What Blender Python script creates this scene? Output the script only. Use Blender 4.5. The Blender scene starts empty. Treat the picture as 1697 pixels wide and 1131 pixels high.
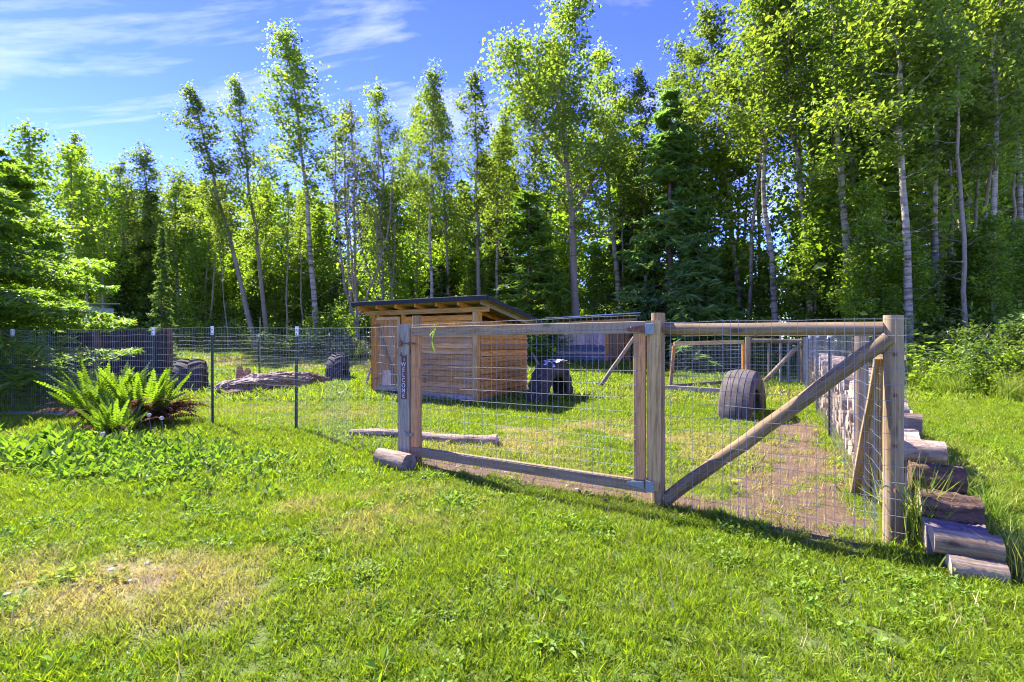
import bpy, math, random
import numpy as np
from mathutils import Matrix, Vector

random.seed(7)
SC = bpy.context.scene
COL = SC.collection
R = math.radians

# ------------------------------------------------------------------ camera
F, CX, CY, CAMH = 800.0, 848.5, 565.5, 1.26      # photo focal length, centre (px of the 1697 px photo), eye height
cam_d = bpy.data.cameras.new('camera')
cam_d.sensor_width = 36.0
cam_d.lens = F / 1697.0 * 36.0
cam_d.clip_start, cam_d.clip_end = 0.05, 3000
cam = bpy.data.objects.new('camera', cam_d)
cam.location = (0, 0, CAMH)
cam.rotation_euler = (R(90), 0, 0)
COL.objects.link(cam)
SC.camera = cam

# ------------------------------------------------------------------ sky and sun
SUN_EL = R(49)
SUN_AZ = math.atan2(-0.715, 0.70)                 # from +Y towards +X
world = bpy.data.worlds.new('World')
SC.world = world
world.use_nodes = True
wn, wl = world.node_tree.nodes, world.node_tree.links
wn.clear()
w_out = wn.new('ShaderNodeOutputWorld')
w_bg = wn.new('ShaderNodeBackground')
w_bg.inputs['Strength'].default_value = 0.135
sky = wn.new('ShaderNodeTexSky')
sky.sky_type = 'NISHITA'
sky.sun_disc = False
sky.sun_elevation = SUN_EL
sky.sun_rotation = SUN_AZ
sky.altitude = 300
sky.air_density = 1.0
sky.dust_density = 0.0
sky.ozone_density = 4.5
tc = wn.new('ShaderNodeTexCoord')
sep = wn.new('ShaderNodeSeparateXYZ')
wl.new(tc.outputs['Generated'], sep.inputs[0])
addz = wn.new('ShaderNodeMath'); addz.operation = 'MAXIMUM'; addz.inputs[1].default_value = 0.0
wl.new(sep.outputs['Z'], addz.inputs[0])
addz2 = wn.new('ShaderNodeMath'); addz2.operation = 'ADD'; addz2.inputs[1].default_value = 0.22
wl.new(addz.outputs[0], addz2.inputs[0])
dvx = wn.new('ShaderNodeMath'); dvx.operation = 'DIVIDE'
dvy = wn.new('ShaderNodeMath'); dvy.operation = 'DIVIDE'
wl.new(sep.outputs['X'], dvx.inputs[0]); wl.new(addz2.outputs[0], dvx.inputs[1])
wl.new(sep.outputs['Y'], dvy.inputs[0]); wl.new(addz2.outputs[0], dvy.inputs[1])
cmb = wn.new('ShaderNodeCombineXYZ')
wl.new(dvx.outputs[0], cmb.inputs[0]); wl.new(dvy.outputs[0], cmb.inputs[1])
mp = wn.new('ShaderNodeMapping')
mp.inputs['Scale'].default_value = (0.8, 2.6, 1.0)
mp.inputs['Rotation'].default_value = (0, 0, R(14))
mp.inputs['Location'].default_value = (3.1, 1.4, 0.0)
wl.new(cmb.outputs[0], mp.inputs[0])
cn = wn.new('ShaderNodeTexNoise')
cn.inputs['Scale'].default_value = 1.25
cn.inputs['Detail'].default_value = 9
cn.inputs['Roughness'].default_value = 0.6
cn.inputs['Distortion'].default_value = 0.5
wl.new(mp.outputs[0], cn.inputs['Vector'])
cr = wn.new('ShaderNodeValToRGB')
cr.color_ramp.elements[0].position = 0.52; cr.color_ramp.elements[0].color = (0, 0, 0, 1)
cr.color_ramp.elements[1].position = 0.72; cr.color_ramp.elements[1].color = (0.75, 0.75, 0.75, 1)
wl.new(cn.outputs['Fac'], cr.inputs[0])
hs = wn.new('ShaderNodeHueSaturation')
hs.inputs['Hue'].default_value = 0.542
hs.inputs['Saturation'].default_value = 1.26
hs.inputs['Value'].default_value = 1.0
wl.new(sky.outputs[0], hs.inputs['Color'])
mxc = wn.new('ShaderNodeMixRGB')
mxc.inputs[2].default_value = (2.1, 2.25, 2.6, 1)
wl.new(cr.outputs[0], mxc.inputs[0])
tint = wn.new('ShaderNodeMixRGB'); tint.blend_type = 'MULTIPLY'; tint.inputs[0].default_value = 1.0
tint.inputs[2].default_value = (0.68, 0.76, 0.97, 1)   # the photograph's cool white balance of the sky
wl.new(hs.outputs[0], tint.inputs[1])
wl.new(tint.outputs[0], mxc.inputs[1])
wl.new(mxc.outputs[0], w_bg.inputs['Color'])
wl.new(w_bg.outputs[0], w_out.inputs[0])

sun_d = bpy.data.lights.new('sun', 'SUN')
sun_d.energy = 3.8
sun_d.angle = R(0.53)
sun_d.color = (1.0, 0.95, 0.86)
sun = bpy.data.objects.new('sun', sun_d)
sv = Vector((math.sin(SUN_AZ) * math.cos(SUN_EL), math.cos(SUN_AZ) * math.cos(SUN_EL), math.sin(SUN_EL)))
sun.rotation_euler = sv.to_track_quat('Z', 'Y').to_euler()
sun.location = sv * 60
COL.objects.link(sun)

SC.view_settings.view_transform = 'Standard'
SC.view_settings.look = 'None'
SC.view_settings.exposure = 2.4
SC.view_settings.gamma = 1
SC.render.engine = 'CYCLES'
SC.cycles.use_denoising = True
SC.cycles.denoiser = 'OPENIMAGEDENOISE'
SC.cycles.filter_width = 1.15
SC.cycles.max_bounces = 12
SC.cycles.diffuse_bounces = 9
SC.cycles.glossy_bounces = 2
SC.cycles.transmission_bounces = 9
SC.cycles.transparent_max_bounces = 8
SC.cycles.caustics_reflective = False
SC.cycles.caustics_refractive = False

# ------------------------------------------------------------------ helpers
def smooth(a, b, x):
    t = np.clip((np.asarray(x, float) - a) / (b - a), 0, 1)
    return t * t * (3 - 2 * t)

_rs0 = np.random.RandomState(11)
_LAT = _rs0.rand(256, 256)
def vnoise(x, y):
    x = np.asarray(x, float); y = np.asarray(y, float)
    xi = np.floor(x).astype(int); yi = np.floor(y).astype(int)
    fx = x - xi; fy = y - yi
    fx = fx * fx * (3 - 2 * fx); fy = fy * fy * (3 - 2 * fy)
    a = _LAT[xi & 255, yi & 255]; b = _LAT[(xi + 1) & 255, yi & 255]
    c = _LAT[xi & 255, (yi + 1) & 255]; d = _LAT[(xi + 1) & 255, (yi + 1) & 255]
    return (a * (1 - fx) + b * fx) * (1 - fy) + (c * (1 - fx) + d * fx) * fy
def fbm(x, y, o=4):
    s = 0; a = 0.5; n = 0
    for k in range(o):
        s = s + a * vnoise(x * 2 ** k + 17.3 * k, y * 2 ** k + 5.1 * k); n += a; a *= 0.5
    return s / n

def gz(x, y):
    """ground height"""
    x = np.asarray(x, float); y = np.asarray(y, float)
    z = 1.3 * smooth(14, 42, y)
    z = z + 0.45 * smooth(9.5, 14, x) * smooth(8, 18, y) * (1 - smooth(20, 34, y))
    z = z + 0.05 * (fbm(x * 0.35 + 40, y * 0.35 + 40, 2) - 0.5) + 0.03 * (fbm(x * 1.6 + 9, y * 1.6, 3) - 0.5)
    return z
def G(x, y, dz=0.0):
    return Vector((x, y, float(gz(x, y)) + dz))
def px(xp, D, z=None):
    """photo column xp at depth D -> point on the ground (or at height z)"""
    x = (xp - CX) / F * D
    return G(x, D) if z is None else Vector((x, D, z))

W = {}                                            # world matrices
def put(o, M, parent=None):
    COL.objects.link(o)
    if parent is not None:
        o.parent = parent
        o.matrix_parent_inverse = W[parent].inverted()
    o.matrix_basis = M
    W[o] = M.copy()
    return o
def tag(o, label=None, cat=None, group=None, kind=None):
    if label: o['label'] = label
    if cat: o['category'] = cat
    if group: o['group'] = group
    if kind: o['kind'] = kind
    return o
def thing(name, loc, label, cat, group=None, rotz=0.0):
    o = bpy.data.objects.new(name, None)
    o.empty_display_size = 0.2
    put(o, Matrix.Translation(Vector(loc)) @ Matrix.Rotation(rotz, 4, 'Z'))
    return tag(o, label, cat, group)

def mesh_np(name, V, quads=None, tris=None, mats=(), tint=None, smooth_shade=False, midx=None):
    me = bpy.data.meshes.new(name)
    V = np.asarray(V, np.float32).reshape(-1, 3)
    qs = np.asarray(quads, np.int32).reshape(-1, 4) if quads is not None and len(quads) else np.zeros((0, 4), np.int32)
    ts = np.asarray(tris, np.int32).reshape(-1, 3) if tris is not None and len(tris) else np.zeros((0, 3), np.int32)
    nq, nt = len(qs), len(ts)
    me.vertices.add(len(V)); me.vertices.foreach_set('co', V.ravel())
    me.loops.add(nq * 4 + nt * 3)
    me.loops.foreach_set('vertex_index', np.concatenate([qs.ravel(), ts.ravel()]).astype(np.int32))
    me.polygons.add(nq + nt)
    st = np.concatenate([np.arange(nq) * 4, nq * 4 + np.arange(nt) * 3]).astype(np.int32)
    me.polygons.foreach_set('loop_start', st)
    if midx is not None:
        me.polygons.foreach_set('material_index', np.asarray(midx, np.int32))
    me.polygons.foreach_set('use_smooth', np.full(nq + nt, bool(smooth_shade)))
    me.update(calc_edges=True)
    if tint is not None:
        at = me.attributes.new('tint', 'FLOAT', 'FACE')
        at.data.foreach_set('value', np.asarray(tint, np.float32))
    for m in mats:
        me.materials.append(m)
    return me

class MB:
    """collects vertices, quads and triangles into one mesh"""
    def __init__(self):
        self.v = []; self.q = []; self.t = []; self.n = 0; self.mq = []; self.mt = []
    def add(self, V, quads=(), tris=(), mi=0):
        V = np.asarray(V, float).reshape(-1, 3)
        if len(quads):
            q = np.asarray(quads, int) + self.n; self.q.append(q); self.mq += [mi] * len(q)
        if len(tris):
            t = np.asarray(tris, int) + self.n; self.t.append(t); self.mt += [mi] * len(t)
        self.v.append(V); self.n += len(V)
    def tube(self, P, rad, sides=6, cap=False, mi=0):
        P = np.asarray(P, float); n = len(P)
        rad = np.broadcast_to(np.asarray(rad, float), (n,)) if np.ndim(rad) < 2 else np.asarray(rad)
        d = np.gradient(P, axis=0); d /= np.maximum(np.linalg.norm(d, axis=1)[:, None], 1e-9)
        ref = np.array([0, 0, 1.0]) if abs(d[0, 2]) < 0.8 else np.array([1.0, 0, 0])
        a = np.cross(d, ref); a /= np.linalg.norm(a, axis=1)[:, None]
        b = np.cross(d, a)
        ang = np.linspace(0, 2 * np.pi, sides, endpoint=False)
        rr = rad[:, None] if np.ndim(rad) == 1 else rad
        V = P[:, None, :] + rr[:, :, None] * (np.cos(ang)[None, :, None] * a[:, None, :] + np.sin(ang)[None, :, None] * b[:, None, :])
        V = V.reshape(-1, 3)
        i = np.arange(n - 1)[:, None] * sides; j = np.arange(sides)[None, :]; j2 = (j + 1) % sides
        q = np.stack([i + j, i + j2, i + sides + j2, i + sides + j], -1).reshape(-1, 4)
        self.add(V, q, mi=mi)
        if cap:
            c0 = P[0]; c1 = P[-1]
            for (c, base, flip) in ((c0, 0, 1), (c1, (n - 1) * sides, 0)):
                ring = V[base:base + sides]
                VV = np.vstack([ring, c[None]])
                k = np.arange(sides); k2 = (k + 1) % sides
                t = np.stack([k2, k, np.full(sides, sides)], 1) if flip else np.stack([k, k2, np.full(sides, sides)], 1)
                self.add(VV, tris=t, mi=mi if cap is True else cap)
    def box(self, c, s, mi=0, rot=None):
        x, y, z = np.asarray(s, float) / 2
        V = np.array([[-x, -y, -z], [x, -y, -z], [x, y, -z], [-x, y, -z], [-x, -y, z], [x, -y, z], [x, y, z], [-x, y, z]])
        if rot is not None: V = V @ np.asarray(rot).T
        self.add(V + np.asarray(c, float), [[0, 3, 2, 1], [4, 5, 6, 7], [0, 1, 5, 4], [1, 2, 6, 5], [2, 3, 7, 6], [3, 0, 4, 7]], mi=mi)
    def mesh(self, name, mats, smooth_shade=False):
        return mesh_np(name, np.vstack(self.v), np.vstack(self.q) if self.q else None, np.vstack(self.t) if self.t else None,
                       mats if isinstance(mats, (list, tuple)) else [mats], midx=self.mq + self.mt, smooth_shade=smooth_shade)

def frame(p0, p1, up=(0, 0, 1)):
    p0 = Vector(p0); p1 = Vector(p1)
    x = (p1 - p0).normalized(); up = Vector(up)
    if abs(x.dot(up)) > 0.98: up = Vector((0, 1, 0)) if abs(x.y) < 0.9 else Vector((1, 0, 0))
    y = up.cross(x).normalized(); z = x.cross(y)
    M = Matrix((x, y, z)).transposed().to_4x4()
    M.translation = p0
    return M

def board(name, p0, p1, w, t, mat, parent=None, up=(0, 0, 1), ch=0.004, warp=0.0):
    """plank from p0 to p1: grain along local X, w along local Z (up), t along local Y"""
    L = (Vector(p1) - Vector(p0)).length
    a, b = t / 2, w / 2
    ch = min(ch, a * 0.6, b * 0.6)
    prof = np.array([[-a, -b + ch], [-a + ch, -b], [a - ch, -b], [a, -b + ch], [a, b - ch], [a - ch, b], [-a + ch, b], [-a, b - ch]])
    n = 2 if not warp else 5
    mb = MB(); V = []
    rs = np.random.RandomState(int(abs(L * 1000 + w * 977 + Vector(p0).x * 3331)) % 99999)
    off = rs.randn(n, 2) * warp if warp else np.zeros((n, 2))
    for i in range(n):
        pr = prof + off[i]
        V.append(np.column_stack([np.full(8, L * i / (n - 1)), pr]))
    V = np.vstack(V)
    q = [[i * 8 + k, i * 8 + (k + 1) % 8, (i + 1) * 8 + (k + 1) % 8, (i + 1) * 8 + k] for i in range(n - 1) for k in range(8)]
    mb.add(V, q)
    e = (n - 1) * 8
    mb.add(V[:8], [[7, 2, 1, 0], [7, 4, 3, 2], [7, 6, 5, 4]])
    mb.add(V[e:], [[0, 1, 2, 7], [2, 3, 4, 7], [4, 5, 6, 7]])
    o = bpy.data.objects.new(name, mb.mesh(name, mat))
    return put(o, frame(p0, p1, up), parent)

def pole(name, p0, p1, r0, r1, mat, parent=None, sides=14, rough=0.03, seed=0, endmat=None, bend=0.0):
    L = (Vector(p1) - Vector(p0)).length
    n = max(4, int(L / 0.16))
    rs = np.random.RandomState(seed + int(abs(Vector(p0).x * 517 + Vector(p0).y * 91)))
    t = np.linspace(0, 1, n)
    th = np.arange(sides)
    ridge = 1 + rough * 0.6 * rs.randn(sides)
    rad = (r0 + (r1 - r0) * t)[:, None] * ridge[None, :] * (1 + rough * 0.35 * rs.randn(n, sides))
    P = np.column_stack([t * L, bend * np.sin(np.pi * t) + rs.randn(n) * 0.0015, rs.randn(n) * 0.0015])
    mb = MB(); mb.tube(P, rad, sides, cap=1 if endmat else True)
    me = mb.mesh(name, [mat, endmat] if endmat else [mat])
    me.polygons.foreach_set('use_smooth', np.array([len(p.vertices) == 4 for p in me.polygons]))
    return put(bpy.data.objects.new(name, me), frame(p0, p1), parent)

def part(name, mb, mat, parent=None, M=None, sm=False):
    me = mb.mesh(name, mat, sm) if isinstance(mb, MB) else mb
    return put(bpy.data.objects.new(name, me), M if M is not None else (W[parent] if parent is not None else Matrix()), parent)

# ------------------------------------------------------------------ materials
def newmat(name):
    m = bpy.data.materials.new(name); m.use_nodes = True
    nt = m.node_tree; nt.nodes.clear()
    out = nt.nodes.new('ShaderNodeOutputMaterial')
    return m, nt.nodes, nt.links, out
def ramp(nodes, stops):
    r = nodes.new('ShaderNodeValToRGB')
    while len(r.color_ramp.elements) < len(stops): r.color_ramp.elements.new(0.5)
    for e, (p, c) in zip(r.color_ramp.elements, stops):
        e.position = p; e.color = (*c, 1) if len(c) == 3 else c
    return r
def mix(nodes, links, fac, a, b, mode='MIX'):
    m = nodes.new('ShaderNodeMixRGB'); m.blend_type = mode
    for k, v in ((0, fac), (1, a), (2, b)):
        if isinstance(v, (int, float)): m.inputs[k].default_value = v
        elif isinstance(v, tuple): m.inputs[k].default_value = (*v, 1)
        else: links.new(v, m.inputs[k])
    return m.outputs[0]
def noise(nodes, links, vec, scale, detail=4, rough=0.55, dist=0.0):
    n = nodes.new('ShaderNodeTexNoise')
    n.inputs['Scale'].default_value = scale; n.inputs['Detail'].default_value = detail
    n.inputs['Roughness'].default_value = rough; n.inputs['Distortion'].default_value = dist
    if vec is not None: links.new(vec, n.inputs['Vector'])
    return n.outputs['Fac']
def objvec(nodes, links, scale, rnd=True):
    t = nodes.new('ShaderNodeTexCoord'); m = nodes.new('ShaderNodeMapping')
    m.inputs['Scale'].default_value = scale
    links.new(t.outputs['Object'], m.inputs[0])
    if rnd:
        oi = nodes.new('ShaderNodeObjectInfo'); v = nodes.new('ShaderNodeVectorMath'); v.operation = 'SCALE'
        v.inputs[0].default_value = (37.0, 53.0, 71.0); links.new(oi.outputs['Random'], v.inputs['Scale'])
        links.new(v.outputs[0], m.inputs['Location'])
        return m.outputs[0], oi.outputs['Random']
    return m.outputs[0], None
def principled(nodes, links, out, col, rough=0.8, bump=None, bstr=0.3, bdist=0.01, metal=0.0, spec=0.3):
    p = nodes.new('ShaderNodeBsdfPrincipled')
    if isinstance(col, tuple): p.inputs['Base Color'].default_value = (*col, 1)
    else: links.new(col, p.inputs['Base Color'])
    if isinstance(rough, (int, float)): p.inputs['Roughness'].default_value = rough
    else: links.new(rough, p.inputs['Roughness'])
    p.inputs['Metallic'].default_value = metal
    p.inputs['Specular IOR Level'].default_value = spec
    if bump is not None:
        b = nodes.new('ShaderNodeBump'); b.inputs['Strength'].default_value = bstr; b.inputs['Distance'].default_value = bdist
        links.new(bump, b.inputs['Height']); links.new(b.outputs[0], p.inputs['Normal'])
    links.new(p.outputs[0], out.inputs[0])
    return p

def wood(name, c1, c2, grey=None, greyamt=0.0, cross=22.0, along=1.6, var=0.25, knots=True):
    m, n, l, out = newmat(name)
    v, rnd = objvec(n, l, (along, cross, cross))
    g = noise(n, l, v, 1.0, 7, 0.62, 0.5)
    r = ramp(n, [(0.30, c1), (0.70, c2)]); l.new(g, r.inputs[0])
    col = r.outputs[0]
    v2, _ = objvec(n, l, (along * 3.0, cross * 4, cross * 4))
    g2 = noise(n, l, v2, 1.0, 4, 0.7)
    rr = ramp(n, [(0.36, (0.36, 0.35, 0.34)), (0.58, (1.1, 1.1, 1.1))]); l.new(g2, rr.inputs[0])
    col = mix(n, l, 0.7, col, rr.outputs[0], 'MULTIPLY')
    if grey:
        v3, _ = objvec(n, l, (1.1, 5, 5))
        g3 = noise(n, l, v3, 1.0, 5, 0.65)
        r3 = ramp(n, [(0.62 - 0.4 * greyamt, (0, 0, 0)), (0.85 - 0.4 * greyamt, (1, 1, 1))]); l.new(g3, r3.inputs[0])
        col = mix(n, l, r3.outputs[0], col, grey)
    if knots:
        v4, _ = objvec(n, l, (2.2, 6, 6))
        vo = n.new('ShaderNodeTexVoronoi'); vo.inputs['Scale'].default_value = 1.0; l.new(v4, vo.inputs['Vector'])
        r4 = ramp(n, [(0.06, (0.32, 0.25, 0.2)), (0.14, (1, 1, 1))]); l.new(vo.outputs['Distance'], r4.inputs[0])
        col = mix(n, l, 0.8, col, r4.outputs[0], 'MULTIPLY')
    mr = n.new('ShaderNodeMapRange'); mr.inputs['To Min'].default_value = 1 - var; mr.inputs['To Max'].default_value = 1 + var
    l.new(rnd, mr.inputs['Value'])
    col = mix(n, l, 1.0, col, mr.outputs[0], 'MULTIPLY')
    principled(n, l, out, col, 0.82, g2, 0.4, 0.004)
    return m

M_cedar = wood('orange cedar', (0.40, 0.145, 0.022), (0.66, 0.28, 0.048), (0.38, 0.20, 0.075), 0.12)
M_cedar_front = wood('weathered cedar', (0.38, 0.17, 0.050), (0.62, 0.33, 0.105), (0.44, 0.29, 0.16), 0.3)
M_ply = wood('door plywood', (0.44, 0.185, 0.050), (0.60, 0.28, 0.090), (0.38, 0.27, 0.18), 0.25, cross=10, knots=False)
M_lumber = wood('treated lumber', (0.20, 0.125, 0.058), (0.36, 0.245, 0.125), (0.25, 0.195, 0.13), 0.4)
M_lumber_new = wood('pale lumber', (0.40, 0.235, 0.085), (0.60, 0.39, 0.165), (0.40, 0.30, 0.17), 0.15)
M_lumber_red = wood('reddish lumber', (0.36, 0.155, 0.050), (0.54, 0.265, 0.095), (0.34, 0.215, 0.11), 0.25)
M_greyplank = wood('silver grey plank', (0.22, 0.18, 0.125), (0.40, 0.34, 0.245), (0.33, 0.24, 0.14), 0.3)
M_post = wood('weathered round post', (0.12, 0.072, 0.030), (0.36, 0.24, 0.112), (0.27, 0.20, 0.115), 0.4, cross=16)
M_darkboard = wood('dark stained board', (0.022, 0.020, 0.022), (0.060, 0.054, 0.058), knots=False)
M_pinkboard = wood('faded barn board', (0.48, 0.29, 0.19), (0.66, 0.46, 0.34), (0.50, 0.40, 0.32), 0.35)
M_bluetarp = wood('dark blue board', (0.085, 0.09, 0.11), (0.19, 0.195, 0.22), knots=False)
M_endgrain = wood('cut log end', (0.36, 0.26, 0.17), (0.60, 0.48, 0.34), (0.33, 0.28, 0.24), 0.3, cross=9, along=9)
M_drylog = wood('bleached log', (0.22, 0.155, 0.095), (0.48, 0.38, 0.265), (0.25, 0.18, 0.13), 0.3, cross=12)
M_bluegrey = wood('blue grey split log', (0.10, 0.064, 0.034), (0.34, 0.255, 0.155), (0.20, 0.12, 0.06), 0.45, cross=26)

def barkmat(name, c1, c2, scale=(3, 16, 16), bstr=0.9, bdist=0.03, var=0.3):
    m, n, l, out = newmat(name)
    v, rnd = objvec(n, l, scale)
    g = noise(n, l, v, 1.0, 8, 0.7, 0.8)
    r = ramp(n, [(0.32, c1), (0.68, c2)]); l.new(g, r.inputs[0])
    mr = n.new('ShaderNodeMapRange'); mr.inputs['To Min'].default_value = 1 - var; mr.inputs['To Max'].default_value = 1 + var
    l.new(rnd, mr.inputs['Value'])
    col = mix(n, l, 1.0, r.outputs[0], mr.outputs[0], 'MULTIPLY')
    principled(n, l, out, col, 0.9, g, bstr, bdist)
    return m
M_barkdark = barkmat('dark log bark', (0.028, 0.015, 0.009), (0.22, 0.125, 0.075))
M_barkgrey = barkmat('pale log bark', (0.10, 0.058, 0.032), (0.42, 0.315, 0.215))
M_barkmid = barkmat('brown log bark', (0.10, 0.065, 0.05), (0.36, 0.27, 0.22))
M_rotten = barkmat('rotten wood', (0.09, 0.045, 0.022), (0.44, 0.27, 0.15), (2.5, 14, 14), 1.0, 0.05)
M_rotgrey = barkmat('crumbling grey bark', (0.13, 0.08, 0.048), (0.58, 0.44, 0.31), (2.5, 15, 15), 1.0, 0.05)

def treebark(name, light, dark, bandpos=(0.56, 0.68)):
    m, n, l, out = newmat(name)
    v, rnd = objvec(n, l, (5, 5, 0.7))
    g = noise(n, l, v, 1.0, 5, 0.6)
    v2, _ = objvec(n, l, (1.0, 1.0, 6.0))
    g2 = noise(n, l, v2, 1.0, 5, 0.7, 0.6)
    r = ramp(n, [(bandpos[0], (0, 0, 0)), (bandpos[1], (1, 1, 1))]); l.new(g2, r.inputs[0])
    r1 = ramp(n, [(0.3, tuple(c * 0.65 for c in light)), (0.7, light)]); l.new(g, r1.inputs[0])
    col = mix(n, l, r.outputs[0], r1.outputs[0], dark)
    principled(n, l, out, col, 0.85, g2, 0.4, 0.03)
    return m
M_aspen = treebark('pale aspen bark', (0.40, 0.335, 0.245), (0.085, 0.06, 0.04), (0.46, 0.62))
M_alder = treebark('grey alder bark', (0.28, 0.22, 0.155), (0.085, 0.062, 0.042))
M_conbark = treebark('conifer bark', (0.14, 0.10, 0.075), (0.05, 0.035, 0.028))

def leafmat(name, dark, light, trans, tfac=0.42, rough=0.45, var=0.25):
    """leaf: reflects (dark..light by its own tint) and lets light through"""
    m, n, l, out = newmat(name)
    at = n.new('ShaderNodeAttribute'); at.attribute_name = 'tint'
    oi = n.new('ShaderNodeObjectInfo')
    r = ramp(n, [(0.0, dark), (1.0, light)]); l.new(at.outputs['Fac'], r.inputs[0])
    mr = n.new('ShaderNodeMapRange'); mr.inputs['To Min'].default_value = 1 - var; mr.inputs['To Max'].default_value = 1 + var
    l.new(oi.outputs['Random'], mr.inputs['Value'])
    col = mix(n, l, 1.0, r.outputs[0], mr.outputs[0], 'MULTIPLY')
    p = n.new('ShaderNodeBsdfPrincipled'); l.new(col, p.inputs['Base Color'])
    p.inputs['Roughness'].default_value = rough; p.inputs['Specular IOR Level'].default_value = 0.35 if rough < 0.9 else 0.05
    tcol = mix(n, l, 1.0, col, trans, 'MULTIPLY')
    tr = n.new('ShaderNodeBsdfTranslucent'); l.new(tcol, tr.inputs['Color'])
    ms = n.new('ShaderNodeMixShader'); ms.inputs[0].default_value = tfac
    l.new(p.outputs[0], ms.inputs[1]); l.new(tr.outputs[0], ms.inputs[2]); l.new(ms.outputs[0], out.inputs[0])
    return m
M_leaf = leafmat('poplar leaf', (0.13, 0.19, 0.030), (0.28, 0.335, 0.055), (1.5, 1.55, 0.6), 0.60)
M_leaf2 = leafmat('maple leaf', (0.14, 0.22, 0.024), (0.28, 0.37, 0.045), (1.5, 1.55, 0.55), 0.62)
M_leafdk = leafmat('undergrowth leaf', (0.10, 0.17, 0.030), (0.22, 0.30, 0.050), (1.6, 1.65, 0.6), 0.56, 0.35)
M_salal = leafmat('glossy bush leaf', (0.045, 0.085, 0.018), (0.14, 0.20, 0.035), (1.6, 1.65, 0.6), 0.42, 0.32)
M_leafsp = leafmat('sparse pale leaf', (0.10, 0.11, 0.040), (0.21, 0.21, 0.070), (1.5, 1.5, 0.8), 0.4)
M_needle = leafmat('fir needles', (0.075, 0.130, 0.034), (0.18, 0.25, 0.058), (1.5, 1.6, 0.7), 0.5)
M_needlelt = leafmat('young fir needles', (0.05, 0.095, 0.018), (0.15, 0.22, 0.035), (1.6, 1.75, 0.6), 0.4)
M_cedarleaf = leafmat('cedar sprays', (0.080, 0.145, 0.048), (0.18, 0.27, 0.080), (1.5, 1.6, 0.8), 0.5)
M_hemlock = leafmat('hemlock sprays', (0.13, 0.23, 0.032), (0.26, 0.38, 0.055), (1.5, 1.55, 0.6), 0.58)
M_fern = leafmat('fern pinnae', (0.055, 0.115, 0.010), (0.165, 0.25, 0.020), (1.6, 1.6, 0.6), 0.5)
M_ferndead = leafmat('dead fern pinnae', (0.050, 0.022, 0.012), (0.15, 0.072, 0.034), (1.4, 1.2, 0.9), 0.3, 0.95)
M_twig = barkmat('twig', (0.12, 0.10, 0.08), (0.30, 0.26, 0.21))

def grassmat(name, dark, light, straw, tfac=0.42):
    m, n, l, out = newmat(name)
    at = n.new('ShaderNodeAttribute'); at.attribute_name = 'tint'
    dr = n.new('ShaderNodeAttribute'); dr.attribute_name = 'dry'; dr.attribute_type = 'INSTANCER'
    oi = n.new('ShaderNodeObjectInfo')
    r = ramp(n, [(0.0, dark), (1.0, light)]); l.new(at.outputs['Fac'], r.inputs[0])
    mr = n.new('ShaderNodeMapRange'); mr.inputs['To Min'].default_value = 0.72; mr.inputs['To Max'].default_value = 1.25
    l.new(oi.outputs['Random'], mr.inputs['Value'])
    col = mix(n, l, 1.0, r.outputs[0], mr.outputs[0], 'MULTIPLY')
    col = mix(n, l, dr.outputs['Fac'], col, straw)
    p = n.new('ShaderNodeBsdfPrincipled'); l.new(col, p.inputs['Base Color'])
    p.inputs['Roughness'].default_value = 0.5; p.inputs['Specular IOR Level'].default_value = 0.16
    tcol = mix(n, l, 1.0, col, (1.6, 1.6, 0.6), 'MULTIPLY')
    tr = n.new('ShaderNodeBsdfTranslucent'); l.new(tcol, tr.inputs['Color'])
    ms = n.new('ShaderNodeMixShader'); ms.inputs[0].default_value = tfac
    l.new(p.outputs[0], ms.inputs[1]); l.new(tr.outputs[0], ms.inputs[2]); l.new(ms.outputs[0], out.inputs[0])
    return m
M_grass = grassmat('lawn blades', (0.080, 0.155, 0.008), (0.275, 0.35, 0.020), (0.36, 0.295, 0.145))
M_weed = grassmat('lawn weed leaves', (0.075, 0.155, 0.016), (0.20, 0.31, 0.030), (0.35, 0.30, 0.10))
M_tall = grassmat('tall grass blades', (0.085, 0.16, 0.012), (0.22, 0.31, 0.030), (0.45, 0.37, 0.14))
M_straw = grassmat('straw bits', (0.30, 0.23, 0.10), (0.52, 0.42, 0.22), (0.45, 0.36, 0.18), 0.2)

def plain(name, col, rough=0.6, metal=0.0, nscale=30, namt=0.35, bstr=0.15, spec=0.3):
    m, n, l, out = newmat(name)
    v, rnd = objvec(n, l, (nscale,) * 3)
    g = noise(n, l, v, 1.0, 5, 0.6)
    r = ramp(n, [(0.3, tuple(c * (1 - namt) for c in col)), (0.7, tuple(min(1, c * (1 + namt)) for c in col))]); l.new(g, r.inputs[0])
    principled(n, l, out, r.outputs[0], rough, g, bstr, 0.004, metal, spec)
    return m
M_wire = plain('galvanised wire', (0.26, 0.26, 0.25), 0.6, 0.2, 9, 0.25)
M_tpost = plain('green steel post', (0.018, 0.040, 0.028), 0.5, 0.0, 40, 0.3)
M_white = plain('white post tip', (0.72, 0.70, 0.62), 0.6)
M_rubber = plain('old tyre rubber', (0.062, 0.050, 0.037), 0.85, 0.0, 7, 0.55, 0.3, 0.15)
M_rubber2 = plain('worn tyre rubber', (0.098, 0.082, 0.064), 0.85, 0.0, 6, 0.4, 0.3, 0.15)
M_chalk = plain('pale lichen crust', (0.55, 0.50, 0.47), 0.9)
M_steel = plain('zinc hinge', (0.20, 0.23, 0.23), 0.5, 0.4, 60, 0.25)
M_rust = plain('rusty iron', (0.19, 0.075, 0.045), 0.75, 0.2, 50, 0.45)
M_signplate = plain('rusty sign plate', (0.125, 0.050, 0.042), 0.7, 0.1, 40, 0.35)
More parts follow.
